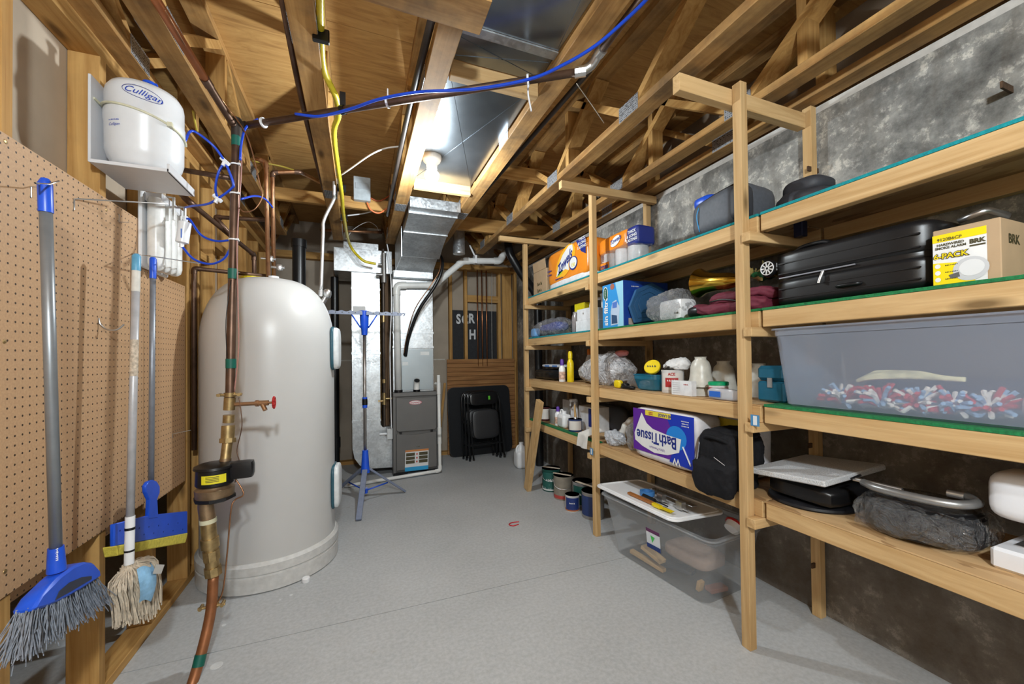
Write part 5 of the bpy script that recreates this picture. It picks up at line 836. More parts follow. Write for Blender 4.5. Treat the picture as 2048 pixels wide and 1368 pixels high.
def leaves(lab, c, n, seed, rr=0.07):
    o = thing('foil_flower', lab, 'ornament', c); rg_ = random.Random(seed); c = Vector(c)
    for k in range(n):
        a = rg_.uniform(0, 6.28); e = rg_.uniform(-0.3, 0.9); d = Vector((math.cos(a)*math.cos(e), math.sin(a)*math.cos(e), math.sin(e))); s_ = d.cross(Vector((0, 0, 1))).normalized(); L_ = rr*rg_.uniform(.7, 1.2)
        f = lambda u, v_, d=d, s_=s_, L_=L_: c+d*(L_*u)+s_*((v_-.5)*L_*.55*math.sin(math.pi*min(1, u*.92+.06)))+Vector((0, 0, 0.012*math.sin(u*4+v_*5)-0.01*u))
        part('leaf', MB().grid(f, 6, 3), M_LEAF if k % 5 else plain('leaf_green', (0.01, 0.10, 0.03), 0.5), o, smooth=60)
    return o
leaves('crumpled gold foil flower left of the third post', (1.62, 1.235, B2+0.165), 14, 1, 0.06); leaves('gold foil flower behind the suitcase wheel', (1.71, 1.175, B2+0.165), 18, 2, 0.075)
M_MAR = plain('maroon_cloth', (0.13, 0.012, 0.030), 0.75, 0, 0.15, 70)
mr = thing('maroon_bag', 'folded maroon fabric bag with black corner on the second shelf', 'bag', (1.66, 1.33, B2)); part('body', MB().soft((1.635, 1.32, B2+0.030), (0.10, 0.19, 0.03), 4, 16, 0.013, 12, 3, flat=True).soft((1.64, 1.28, B2+0.075), (0.08, 0.15, 0.028), 3.2, 16, 0.015, 12, 9), M_MAR, mr, smooth=70); part('black_corner', MB().soft((1.575, 1.485, B2+0.03), (0.04, 0.05, 0.028), 3, 5, 0.006, 12, flat=True), black(), mr, smooth=60); part('strap', MB().tube(crv([(1.53, 1.37, B2+0.06), (1.525, 1.30, B2+0.062), (1.528, 1.22, B2+0.045)], 5), 0.004, 6), black(), mr, smooth=180)
su = thing('suitcase', 'black hard-shell suitcase lying flat on the second shelf', 'suitcase', (1.74, 0.85, B2)); M_SU = plain('suitcase_black', (0.006, 0.006, 0.007), 0.36, 0, 0.1, 8, spec=0.4); cy_, hy = 0.852, 0.240
part('lower_shell', MB().soft((1.735, cy_, B2+0.055), (0.185, hy, 0.053), 9, 8), M_SU, su, smooth=60); part('upper_shell', MB().soft((1.735, cy_, B2+0.16), (0.185, hy, 0.055), 9, 8), M_SU, su, smooth=60); part('zip_band', MB().soft((1.735, cy_, B2+0.107), (0.18, hy-0.004, 0.014), 9, 6), black(), su, smooth=60)
for z_ in (0.03, 0.065, 0.125, 0.165): part('rib', MB().box(1.5485, 1.556, cy_-hy+0.03, cy_+hy-0.03, B2+z_, B2+z_+0.004), black(), su)
part('zip_line', MB().box(1.546, 1.55, cy_-hy*0.2, cy_+hy*0.86, B2+0.1085, B2+0.113), plain('zip_grey', (0.25, 0.26, 0.3), 0.3, 0.5), su)
zp = part('zip_pull', MB().tube([(1.545, 0.90, B2+0.107), (1.538, 0.905, B2+0.085), (1.536, 0.91, B2+0.066)], 0.005, 8), chrome(), su, smooth=60)
part('side_handle', MB().tube(crv([(1.558, 0.86, B2+0.045), (1.54, 0.85, B2+0.045), (1.54, 0.80, B2+0.045), (1.558, 0.79, B2+0.045)], 4), 0.006, 8), M_SU, su, smooth=180); part('top_handle', MB().tube(crv([(1.60, 1.03, B2+0.212), (1.60, 1.0, B2+0.226), (1.60, 0.93, B2+0.226), (1.60, 0.90, B2+0.212)], 4), 0.008, 8), M_SU, su, smooth=180); part('end_handle', MB().tube(elb([(1.66, 0.60, B2+0.20), (1.66, 0.545, B2+0.215), (1.80, 0.545, B2+0.215), (1.80, 0.60, B2+0.20)], 0.02), 0.009, 8), chrome(), su, smooth=180)
for z_, x_ in ((0.165, 1.575), (0.165, 1.885)):
    c_ = Vector((x_, cy_+hy+0.026, B2+z_)); wv = part('wheel', MB().lathe([(0.012, -0.012), (0.03, -0.012), (0.034, -0.006), (0.034, 0.006), (0.03, 0.012), (0.012, 0.012)], (0, 0, 0), 24, Matrix.Translation(c_) @ Matrix.Rotation(R(90), 4, 'Y')), black(), su, smooth=40); mb = MB()
    for k in range(9): a = 2*math.pi*k/9; mb.beam(c_+Vector((-0.0128, 0.005*math.cos(a), 0.005*math.sin(a))), c_+Vector((-0.0128, 0.025*math.cos(a), 0.025*math.sin(a))), 0.0045, 0.002, (1, 0, 0))
    mb.tube([c_+Vector((-0.0128, 0.0265*math.cos(a), 0.0265*math.sin(a))) for a in [2*math.pi*k/20 for k in range(21)]], 0.002, 5, False); part('spokes', mb, white(), wv); part('caster_fork', MB().box(x_-0.008, x_+0.03, c_.y-0.04, c_.y-0.005, c_.z-0.018, c_.z+0.018), black(), su, bev=0.004)
bk_ = thing('alarm_box', 'brown carton of smoke alarms with yellow printed label', 'box', (1.68, 0.545, B2)); y0, y1, h_ = 0.478, 0.606, 0.157; part('carton', MB().box(1.53, 1.83, y0, y1, B2, B2+h_), M_CARD, bk_, bev=0.002)
yc = (y0+y1)/2; L = lambda k: FR(yc+0.012, B2+h_/2-0.002, 1.5293-0.0006*k); part('label', rect(L(0), -0.052, 0.052, -0.074, 0.066), WHT, bk_); part('label_yellow', rect(L(1), -0.052, 0.052, 0.045, 0.066), INK('label_yellow', 0.80, 0.62, 0.0), bk_); part('label_yellow', poly(L(1), [(-0.052, -0.074), (0.03, -0.074), (0.02, -0.02), (-0.052, -0.012)]), INK('label_yellow', 0.80, 0.62, 0.0), bk_)
text(bk_, '9120B6CP', lambda u, v_: L(2)(u-0.018, v_+0.051), 0.0115, DRK, bold=0.0002); text(bk_, 'HARDWIRED\nSMOKE ALARM', lambda u, v_: L(2)(u-0.016, v_+0.032), 0.0092, DRK, bold=0.0003); text(bk_, '6-PACK', lambda u, v_: L(3)(u-0.016, v_+0.004), 0.020, DRK, bold=0.0018); text(bk_, '6-PACK', lambda u, v_: L(4)(u-0.016, v_+0.004), 0.020, INK('label_gold', 0.80, 0.60, 0.0), bold=0.0003); text(bk_, 'BRK', lambda u, v_: L(2)(u+0.035, v_+0.031), 0.0155, DRK, bold=0.0008); part('logo_bar', rect(L(2), 0.021, 0.05, 0.018, 0.022), DRK, bk_)
for k in range(3): part('icon', ell(L(2), -0.042, -0.022-0.019*k, 0.006, 0.0065, 14), WHT, bk_); text(bk_, '~~~~~~~~', lambda u, v_, k=k: L(2)(u-0.014, v_-0.022-0.019*k), 0.006, DRK)
part('alarm_picture', ell(L(2), 0.022, -0.04, 0.034, 0.032, 24), INK('alarm_grey', 0.52, 0.53, 0.55), bk_); part('alarm_picture', ell(L(3), 0.024, -0.038, 0.024, 0.022, 20), INK('alarm_pale', 0.66, 0.67, 0.68), bk_); part('alarm_picture', poly(L(3), [(-0.02, -0.05), (0.0, -0.045), (0.002, -0.058), (-0.016, -0.06)]), INK('alarm_dark', 0.10, 0.10, 0.10), bk_); text(bk_, 'BRK', NR(1.60, B2+0.105, y0-0.0008), 0.034, DRK, bold=0.001)
# ---- third shelf
ts = thing('black_sack', 'flat black plastic sack at the far end of the third shelf', 'bag', (1.7, 3.22, B3)); part('sack', MB().soft((1.70, 3.22, B3+0.045), (0.14, 0.27, 0.045), 4, 18, 0.010, 14, 6, flat=True), black(), ts, smooth=60)
pk = thing('foil_pack', 'long white and blue wrapped pack on the black sack', 'pack', (1.68, 3.2, B3+0.10)); part('pack', MB().soft((1.68, 3.18, B3+0.124), (0.07, 0.22, 0.015), 4, 6, 0.003), plain('pack_white', (0.6, 0.64, 0.7), 0.3), pk, smooth=60); part('blue_print', MB().box(1.609, 1.6105, 3.05, 3.14, B3+0.117, B3+0.131), INK('print_blue', 0.08, 0.2, 0.5), pk); part('blue_print', MB().box(1.609, 1.6105, 3.2, 3.29, B3+0.117, B3+0.131), INK('print_blue', 0.08, 0.2, 0.5), pk)
def bottle(lab, x, y, z, r, h, body, cap, capr=None, caph=0.04, band_=None, name='bottle'):
    o = thing(name, lab, 'bottle', (x, y, z)); part('body', MB().lathe([(r*0.9, 0), (r, 0.006), (r, h*0.78), (r*0.85, h*0.88), (r*0.45, h), (r*0.45, h+0.006)], (x, y, z), 22), body, o, smooth=45); cr = capr or r*0.5
    part('cap', MB().lathe([(cr, h), (cr, h+caph*0.7), (cr*0.7, h+caph)], (x, y, z), 16), cap, o, smooth=45)
    if band_: part('label', MB().lathe([(r+0.0006, h*0.15), (r+0.0006, h*0.62)], (x, y, z), 22), band_, o, smooth=45)
    return o
PUR, YEL, ORG = plain('purple_plastic', (0.10, 0.035, 0.32), 0.35), plain('yellow_plastic', (0.78, 0.58, 0.01), 0.3), plain('orange_plastic', (0.82, 0.22, 0.01), 0.35)
PRT = plain('fruit_print', (0.55, 0.36, 0.28), 0.5, 0, 0.6, 45)
bottle('white bottle with purple cap in front of the black sack', 1.565, 2.875, B3, 0.027, 0.135, white(), PUR, 0.016, 0.05, PRT); bottle('yellow bottle beside the white plastic bag', 1.60, 2.80, B3, 0.028, 0.19, YEL, YEL, 0.018, 0.06); bottle('bottle with orange cap behind the white plastic bag', 1.84, 2.90, B3, 0.03, 0.22, white(), ORG, 0.017, 0.05)
M_PB = clear('grocery_film', (0.93, 0.93, 0.96), 0.95, 0.35, 0.25, 0.5, 12)
pg = thing('grocery_bag', 'full white plastic grocery bag behind the middle post', 'bag', (1.68, 2.42, B3)); part('bag', MB().soft((1.70, 2.46, B3+0.113), (0.125, 0.27, 0.113), 2.6, 24, 0.022, 9, 11, flat=True, fn=lambda o: (o.x*(1-0.25*max(0, o.z)/0.125), o.y*(1-0.45*max(0, o.z)/0.125)-(0.06*max(0, o.z)/0.125), o.z)), M_PB, pg, smooth=70); part('knot', MB().soft((1.70, 2.255, B3+0.225), (0.035, 0.06, 0.022), 2.2, 5, 0.014, 22, 3), plain('red_film', (0.5, 0.16, 0.15), 0.3), pg, smooth=70); part('contents', MB().soft((1.70, 2.46, B3+0.085), (0.085, 0.18, 0.078), 4, 5), plain('contents_tan', (0.5, 0.42, 0.38), 0.8), pg, smooth=60)
tm = thing('tape_measure', 'small yellow and black tape measure at the shelf edge', 'tape measure', (1.55, 2.1, B3)); part('case', MB().soft((1.548, 2.10, B3+0.026), (0.017, 0.034, 0.026), 4, 4), YEL, tm, smooth=60); part('bumper', MB().soft((1.56, 2.045, B3+0.018), (0.02, 0.025, 0.017), 4, 4), black(), tm, smooth=60)
solo('clear_pouch', 'clear pouch with blue edge beside the tape measure', 'pouch', MB().soft((1.665, 2.065, B3+0.04), (0.045, 0.06, 0.038), 3, 6, 0.008, 20, 2, flat=True), HAZY, smooth=70); solo('pocket_tool', 'flat black tool lying in front of the clear pouch', 'tool', MB().soft((1.545, 2.0, B3+0.011), (0.018, 0.06, 0.0105), 4, 4), black(), smooth=60)
M_BIN = clear('blue_bin', (0.02, 0.28, 0.46), 0.72, 0.25, 0.45)
def bin_(o, c, top, bot, h, wall, mat, rim=0.008, rot=0.0, nm='tub', r=0.03):
    def ring(hx_, hy_, z, rr): return [(a, b, z) for a, b in [(x_, y_) for x_, y_ in rr2(hx_, hy_, rr)]]
    def rr2(hx_, hy_, rr, n=4):
        pts = []
        for sx, sy, a0 in ((1, -1, -90), (1, 1, 0), (-1, 1, 90), (-1, -1, 180)):
            for k in range(n+1): a = R(a0+90*k/n); pts.append((sx*(hx_-rr)+rr*math.cos(a), sy*(hy_-rr)+rr*math.sin(a)))
        return pts
    T = Matrix.Translation(c) @ Matrix.Rotation(rot, 4, 'Z'); rings = [ring(bot[0]-0.012, bot[1]-0.012, 0.0, r), ring(bot[0], bot[1], 0.008, r), ring(top[0], top[1], h-0.03, r), ring(top[0]+rim*0.3, top[1]+rim*0.3, h-0.028, r), ring(top[0]+rim*0.3, top[1]+rim*0.3, h-0.006, r), ring(top[0]+rim, top[1]+rim, h-0.006, r), ring(top[0]+rim, top[1]+rim, h, r), ring(top[0]-0.003, top[1]-0.003, h, r)]
    n = len(rings[0]); vs_ = [p for rg_ in rings for p in rg_]; fs = [tuple(range(n))]
    for i in range(len(rings)-1):
        for k in range(n): fs.append((i*n+k, i*n+(k+1) % n, (i+1)*n+(k+1) % n, (i+1)*n+k))
    part(nm, MB().add(vs_, fs, T), mat, o, smooth=35); return T
bb = thing('blue_bin', 'translucent blue plastic bin on the third shelf', 'bin', (1.66, 1.85, B3)); bin_(bb, (1.675, 1.885, B3), (0.112, 0.095), (0.098, 0.08), 0.095, 0.002, M_BIN, 0.005)
solo('white_cloth', 'crumpled white cloth inside the blue bin', 'cloth', MB().soft((1.61, 1.925, B3+0.03), (0.03, 0.03, 0.022), 2.5, 16, 0.009, 18, 4, flat=True), plain('rag_white', (0.66, 0.66, 0.66), 0.9), smooth=70)
yl = thing('lidded_can', 'black can with round yellow lid tipped in the blue bin', 'can', (1.62, 1.80, B3+0.09))
nz = Vector((-0.72, -0.42, 0.55)).normalized(); rx = nz.cross(Vector((0, 0, 1))).normalized()*-1; uz = nz.cross(rx); o_ = Vector((1.62, 1.865, B3+0.132)); T2 = Matrix(((rx.x, uz.x, nz.x, o_.x), (rx.y, uz.y, nz.y, o_.y), (rx.z, uz.z, nz.z, o_.z), (0, 0, 0, 1)))
part('lid', MB().lathe([(0.045, 0.0), (0.047, 0.004), (0.047, 0.016), (0.044, 0.019), (0.001, 0.019)], (0, 0, 0), 28, T2), YEL, yl, smooth=40); part('can', MB().lathe([(0.001, -0.10), (0.042, -0.10), (0.042, 0.0)], (0, 0, 0), 28, T2), black(), yl, smooth=40)
sgn = 1 if rx.y < 0 else -1
text(yl, '~~~~', lambda u, v_: T2 @ Vector((u*sgn, v_*(1 if uz.z > 0 else -1), 0.0196)), 0.026, DRK, bold=0.0008)
def paint(lab, x, y, z, r, h, body, lab_m=None, txt=None, lid=True, grp='paint cans', ang=None, bandm=None, handle=False, tcol=None):
    o = thing('paint_can', lab, 'paint can', (x, y, z), grp); part('can', MB().lathe([(r*0.97, 0), (r, 0.004), (r, h-0.012), (r*1.03, h-0.008), (r*1.03, h)], (x, y, z), 30), body, o, smooth=40)
    part('rim', MB().lathe([(r*1.03, h), (r*0.9, h), (r*0.88, h-0.006), (r*0.7, h-0.008), (0.001, h-0.008)], (x, y, z), 30), plain('tin', (0.55, 0.55, 0.54), 0.3, 0.8), o, smooth=30)
    a0 = ang if ang is not None else math.atan2(-y, -x)
    if lab_m: fn = cyl_fn((x, y, z), r+0.0006, a0, h*0.5); part('label', MB().grid(lambda u, v_: fn((u-.5)*r*2.2, (v_-.5)*h*0.74), 14, 1), lab_m, o, smooth=60)
    if bandm: part('label_band', MB().lathe([(r+0.0005, h*0.06), (r+0.0005, h*0.2)], (x, y, z), 30), bandm, o, smooth=60)
    if txt: fn3 = cyl_fn((x, y, z), r+0.0012, a0, h*0.55); text(o, txt, fn3, h*0.17, tcol or WHT, bold=0.0005)
    if handle: part('bail', MB().tube(crv([(x+r*1.04*math.cos(a0-1.5), y+r*1.04*math.sin(a0-1.5), z+h*0.85), (x+r*1.15*math.cos(a0-0.8), y+r*1.15*math.sin(a0-0.8), z+h*0.58), (x+r*1.15*math.cos(a0), y+r*1.15*math.sin(a0), z+h*0.5), (x+r*1.15*math.cos(a0+0.8), y+r*1.15*math.sin(a0+0.8), z+h*0.58), (x+r*1.04*math.cos(a0+1.5), y+r*1.04*math.sin(a0+1.5), z+h*0.85)], 4), 0.002, 6), chrome(), o, smooth=180)
    return o
TIN, TINW = plain('tin_can', (0.42, 0.42, 0.43), 0.35, 0.6), plain('can_white', (0.62, 0.61, 0.6), 0.4)
ac_ = paint('small paint can with red and white label and a cloth on top', 1.622, 1.71, B3, 0.058, 0.125, TINW, INK('can_paper', 0.66, 0.62, 0.58), None); fn = cyl_fn((1.622, 1.71, B3), 0.0598, math.atan2(-1.71, -1.622)-0.1, 0.05); part('red_label', MB().grid(lambda u, v_: fn((u-.5)*0.07, (v_-.35)*0.05), 8, 1), INK('ace_red', 0.38, 0.02, 0.02), ac_); fn5 = cyl_fn((1.622, 1.71, B3), 0.0604, math.atan2(-1.71, -1.622)-0.1, 0.05); text(ac_, '~~~~', lambda u, v_: fn5(u, v_+0.018), 0.022, WHT); text(ac_, 'ACE', lambda u, v_: fn5(u, v_+0.052), 0.02, INK('ace_red', 0.38, 0.02, 0.02), bold=0.0008)
solo('white_rag', 'crumpled white rag on the red labelled can', 'cloth', MB().soft((1.645, 1.695, B3+0.156), (0.06, 0.075, 0.028), 2.2, 16, 0.018, 19, 8, flat=True), plain('rag_white', (0.66, 0.66, 0.66)), smooth=70)
sb_ = thing('small_carton', 'small white printed carton in front of the red labelled can', 'box', (1.55, 1.55, B3)); part('carton', MB().box(1.526, 1.56, 1.487, 1.62, B3, B3+0.074), plain('white_card', (0.70, 0.71, 0.73)), sb_, bev=0.0015); L = FR(1.555, B3+0.037, 1.5253); part('print_lines', MB().add([L(a, b) for k in range(6) for a, b in ((-0.055, 0.025-k*0.01), (-0.005, 0.025-k*0.01), (-0.005, 0.0265-k*0.01), (-0.055, 0.0265-k*0.01))], [(4*k, 4*k+1, 4*k+2, 4*k+3) for k in range(6)]), INK('print_grey', 0.3, 0.3, 0.32), sb_, kind='stuff'); text(sb_, '~~~~', lambda u, v_: L(u+0.035, v_+0.02), 0.014, INK('ace_red', 0.38, 0.02, 0.02))
M_GL = plain('alabaster_glass', (0.56, 0.54, 0.48), 0.35, 0, 0.14, 22)
def shade(lab, x, y, z, s=1.0, flip=False):
    pr = [(0.072, 0.0), (0.068, 0.012), (0.055, 0.035), (0.05, 0.07), (0.048, 0.10), (0.04, 0.125), (0.027, 0.138), (0.027, 0.148), (0.030, 0.152), (0.026, 0.152)]; solo('glass_shade', lab, 'lamp shade', MB().lathe([(a*s, b*s) for a, b in pr], (x, y, z), 32), M_GL, 'frosted glass shades', smooth=50)
shade('frosted glass lamp shade stacked on another at the shelf edge', 1.64, 1.535, B3+0.0435, 1.0); shade('lower frosted glass lamp shade under the stacked one', 1.60, 1.47, B3, 0.86) if False else solo('glass_shade', 'lower flared glass lamp shade under the stacked one', 'lamp shade', MB().lathe([(0.070, 0), (0.064, 0.012), (0.048, 0.04), (0.04, 0.043)], (1.64, 1.535, B3), 32), M_GL, 'frosted glass shades', smooth=50)
shade('frosted glass lamp shade standing behind the stacked pair', 1.81, 1.545, B3+0.001, 1.12); shade('frosted glass lamp shade half hidden by the third post', 1.81, 1.345, B3+0.001, 1.05)
wt = thing('wipes_tub', 'round tub with green lid and red label', 'tub', (1.58, 1.405, B3)); part('tub', MB().lathe([(0.040, 0), (0.042, 0.005), (0.042, 0.06)], (1.60, 1.395, B3+0.0), 26), TINW, wt, smooth=40); part('red_label', MB().lathe([(0.0426, 0.022), (0.0426, 0.05)], (1.60, 1.395, B3), 26), INK('ace_red', 0.38, 0.02, 0.02), wt, smooth=60); part('lid', MB().lathe([(0.045, 0.06), (0.045, 0.074), (0.04, 0.077), (0.001, 0.077)], (1.60, 1.395, B3), 26), plain('green_lid', (0.0, 0.30, 0.12), 0.35), wt, smooth=40)
pp = thing('plastic_pack', 'clear plastic pack with blue label at the shelf edge', 'pack', (1.54, 1.3, B3)); part('pack', MB().soft((1.53, 1.305, B3+0.027), (0.019, 0.082, 0.026), 4, 7, 0.004, 22, flat=True), clear('pack_film', (0.75, 0.77, 0.82), 0.75, 0.15, 0.3), pp, smooth=60); part('blue_label', rect(FR(1.335, B3+0.027, 1.5075), -0.03, 0.03, -0.014, 0.012), INK('label_cobalt', 0.02, 0.12, 0.5), pp)
tcs = thing('toolbox', 'teal blue metal box beside the big clear tote', 'box', (1.72, 1.2, B3+0.005)); M_TB = plain('teal_metal', (0.015, 0.12, 0.20), 0.3, 0.3, 0.15, 20); z_ = LV[2]+0.0105; part('body', MB().box(1.60, 1.86, 1.082, 1.20, z_, z_+0.085), M_TB, tcs, bev=0.008); part('lid', MB().box(1.598, 1.862, 1.08, 1.202, z_+0.087, z_+0.15), M_TB, tcs, bev=0.014); part('latch', MB().box(1.595, 1.60, 1.13, 1.15, z_+0.06, z_+0.10), chrome(), tcs)
M_TT = clear('tote_plastic', (0.52, 0.60, 0.76), 0.40, 0.2, 0.3); zb = LV[2]+0.0105
tt = thing('storage_tote', 'large translucent plastic tote on the near end of the third shelf', 'tote', (1.74, 0.55, zb)); bin_(tt, (1.728, 0.565, zb), (0.203, 0.508), (0.190, 0.478), 0.298, 0.002, M_TT, 0.012, nm='tub')
rg_ = random.Random(5); COLS = [plain('tassel_red', (0.55, 0.03, 0.05), 0.8), plain('tassel_white', (0.85, 0.83, 0.78), 0.8), plain('tassel_blue', (0.30, 0.48, 0.72), 0.8)]
def pompom(lab, c, n, rr, seed):
    o = thing('yarn_pompom', lab, 'pompom', c); r2 = random.Random(seed); c = Vector(c); bs = [MB(), MB(), MB()]
    for k in range(n):
        a = r2.uniform(0, 6.28); e = r2.uniform(0.05, 1.3); d = Vector((math.cos(a)*math.cos(e), math.sin(a)*math.cos(e), math.sin(e))); L_ = rr*r2.uniform(.6, 1.1); bs[k % 3].tube([c+d*0.005, c+d*L_*.6+Vector((0, 0, 0.006)), c+d*L_-Vector((0, 0, 0.008))], 0.0062, 5)
    for b_, m_, nm in zip(bs, COLS, ('red_yarn', 'white_yarn', 'blue_yarn')): part(nm, b_, m_, o, kind='stuff')
for lab, y_, x_ in (('yarn pompom nearest the left end inside the clear tote', 0.90, 1.60), ('tallest yarn pompom in the middle of the clear tote', 0.78, 1.59), ('yarn pompom right of the tallest one in the clear tote', 0.69, 1.60), ('small yarn pompom near the right of the clear tote', 0.61, 1.60), ('rightmost yarn pompom inside the clear tote', 0.54, 1.60)): pompom(lab, (x_+0.038, y_, zb+0.016), 70, 0.088, int(y_*100))
rp_ = MB()
for k in range(5): rp_.tube(crv([(1.66, 0.86-0.01*k, zb+0.10+0.006*k), (1.63+0.01*k, 0.80, zb+0.115+0.004*k), (1.66, 0.70, zb+0.12+0.003*k), (1.68, 0.60+0.01*k, zb+0.115)], 5), 0.0085, 6)
solo('rope', 'bundle of cream and yellow rope inside the clear tote', 'rope', rp_, plain('rope_cream', (0.72, 0.68, 0.42), 0.85, 0, 0.3, 30), smooth=60); solo('dark_cloth', 'dark blue cloth heaped inside the clear tote', 'cloth', MB().soft((1.825, 0.56, zb+0.068), (0.07, 0.36, 0.05), 3, 9, 0.016, 8, 3, flat=True), plain('navy_cloth', (0.02, 0.024, 0.045), 0.85), smooth=70); solo('pink_cloth', 'pale cloth at the near end inside the clear tote', 'cloth', MB().soft((1.615, 0.38, zb+0.055), (0.045, 0.09, 0.045), 3, 7, 0.014, 9, 2, flat=True), plain('pink_cloth', (0.5, 0.38, 0.38), 0.85), smooth=70)
# ---- lowest shelf, far and middle bays
Z4 = LV[3]+0.0115
MAR = plain('dark_red_can', (0.06, 0.012, 0.014), 0.35)
paint('dark red can at the far end of the lowest shelf', 1.60, 3.40, Z4, 0.045, 0.125, MAR, INK('can_paper', 0.5, 0.48, 0.45), None); paint('second dark red can beside the leaning board', 1.60, 3.28, Z4, 0.045, 0.125, MAR, INK('can_paper', 0.5, 0.48, 0.45), None); paint('plain grey can behind the leaning board on the lowest shelf', 1.62, 3.10, Z4, 0.055, 0.13, TIN)
bottle('white bottle with purple cap on the lowest shelf', 1.58, 2.985, Z4, 0.028, 0.12, white(), PUR, 0.015, 0.04, PRT)
solo('white_carton', 'tall white carton at the back of the lowest shelf', 'box', MB().box(1.72, 1.80, 3.02, 3.16, Z4, Z4+0.20), plain('white_card', (0.70, 0.71, 0.73)), bev=0.002)
spb = bottle('white trigger spray bottle on the lowest shelf', 1.70, 2.90, Z4, 0.04, 0.17, white(), white(), 0.014, 0.03); part('trigger', MB().soft((1.685, 2.905, Z4+0.215), (0.035, 0.018, 0.014), 4, 4).tube([(1.66, 2.905, Z4+0.21), (1.655, 2.905, Z4+0.17)], 0.006, 6), white(), spb, smooth=60)
sj = thing('small_jug', 'small white handled jug on the lowest shelf', 'jug', (1.585, 2.885, Z4)); part('body', MB().soft((1.585, 2.885, Z4+0.055), (0.04, 0.062, 0.055), 6, 5), white(), sj, smooth=50); part('neck', MB().tube([(1.585, 2.885, Z4+0.10), (1.585, 2.885, Z4+0.135)], 0.02, 14), white(), sj, smooth=40); part('handle', MB().tube(crv([(1.585, 2.94, Z4+0.105), (1.585, 2.945, Z4+0.13), (1.585, 2.92, Z4+0.14), (1.585, 2.90, Z4+0.13)], 4), 0.007, 8), white(), sj, smooth=180); part('label', rect(FR(2.885, Z4+0.05, 1.5443), -0.035, 0.035, -0.03, 0.03), INK('label_dim', 0.5, 0.5, 0.5), sj)
paint('small open blue can with a brush on the lowest shelf', 1.585, 2.71, Z4, 0.052, 0.095, INK('can_navy', 0.015, 0.035, 0.13), INK('can_paper', 0.5, 0.48, 0.45)); br_ = thing('paint_brush', 'paint brush standing in the small blue can', 'brush', (1.585, 2.71, Z4+0.09)); part('handle', MB().tube([(1.59, 2.71, Z4+0.085), (1.60, 2.735, Z4+0.14), (1.605, 2.75, Z4+0.20)], [0.012, 0.009, 0.006], 10), pine(2), br_, smooth=60); part('ferrule', MB().tube([(1.588, 2.705, Z4+0.082), (1.592, 2.716, Z4+0.10)], 0.014, 10), chrome(), br_, smooth=40)
wb = thing('detergent_box', 'white box with navy side at the back of the lowest shelf', 'box', (1.72, 2.66, Z4)); part('carton', MB().box(1.66, 1.80, 2.56, 2.78, Z4, Z4+0.19), plain('white_card', (0.70, 0.71, 0.73)), wb, bev=0.003); part('navy_panel', rect(FR(2.60, Z4+0.11, 1.6592), -0.035, 0.035, -0.07, 0.07), NAVY, wb); part('red_strip', rect(FR(2.60, Z4+0.02, 1.6592), -0.035, 0.035, -0.008, 0.008), INK('strip_red', 0.5, 0.10, 0.03), wb)
solo('dark_bundle', 'dark folded bundle behind the white box on the lowest shelf', 'bundle', MB().soft((1.85, 2.62, Z4+0.10), (0.045, 0.24, 0.10), 3.5, 7, 0.012, 9, 4, flat=True), plain('dark_nylon', (0.03, 0.032, 0.04)), smooth=70)
M_RAG = plain('rag_cream', (0.66, 0.64, 0.60), 0.9)
solo('hanging_rag', 'white rag draped over the edge of the lowest shelf', 'cloth', MB().grid(lambda u, v_: (1.60-0.108*min(1, v_*2.2)-0.008*(1+math.sin(u*7+v_*3))*v_, 2.47-0.13*u+0.05*v_, Z4+0.014+0.06*(1-v_)**2+0.012*math.sin(u*6)*(1-v_)-0.085*max(0, v_-.52)*2), 12, 12), M_RAG, smooth=180)
solo('rolled_rag', 'rolled white rag beside the middle post on the lowest shelf', 'cloth', MB().tube(crv([(1.69, 2.25, B4+0.045), (1.71, 2.21, B4+0.12), (1.75, 2.16, B4+0.155), (1.79, 2.11, B4+0.11), (1.80, 2.09, B4+0.045)], 5), [0.036+0.004*math.sin(k*2.1) for k in range(21)], 12), M_RAG, smooth=180)
solo('foil_wrap', 'crumpled clear and silver wrap left of the tissue pack', 'wrap', MB().soft((1.575, 2.17, B4+0.045), (0.04, 0.075, 0.045), 2.4, 20, 0.022, 22, 3, flat=True), clear('silver_wrap', (0.66, 0.70, 0.76), 0.7, 0.12, 0.2), smooth=60)
solo('plastic_bag', 'limp clear bag behind the silver wrap', 'bag', MB().soft((1.63, 2.015, B4+0.085), (0.06, 0.05, 0.084), 2.6, 18, 0.02, 15, 6, flat=True), HAZY, smooth=70)
bt = thing('tissue_pack', 'large purple and blue bath tissue pack standing upside down', 'toilet paper', (1.62, 1.69, B4)); y0, y1, h_ = 1.452, 1.93, 0.295; ym = (y0+y1)/2; hy = (y1-y0)/2
part('rolls', MB().soft((1.61, ym, B4+h_/2), (0.092, hy-0.002, h_/2-0.002), 9, 8, 0.003, 14), plain('tissue_white', (0.70, 0.69, 0.72), 0.5), bt, smooth=60); L = lambda k: FR(ym, B4+h_/2, 1.5163-0.0007*k); a_ = hy-0.012
part('purple_print', rect(L(0), -a_, a_, -0.105, 0.135), INK('violet', 0.10, 0.014, 0.28), bt); part('blue_print', poly(L(1), [(0.03, 0.135), (a_, 0.135), (a_, -0.125), (0.06, -0.115), (0.11, 0.0)]), INK('royal', 0.006, 0.03, 0.40), bt); part('cyan_glow', ell(L(2), 0.11, 0.015, 0.07, 0.062, 20), INK('cyan_ink', 0.012, 0.20, 0.62), bt)
part('white_swoosh', poly(L(3), [(-0.215, -0.01), (-0.15, 0.115), (-0.11, 0.06), (-0.06, 0.035), (0.05, 0.02), (0.145, 0.015), (0.13, -0.055), (0.05, -0.085), (-0.05, -0.095), (-0.15, -0.075), (-0.21, -0.05)]), WHT, bt)
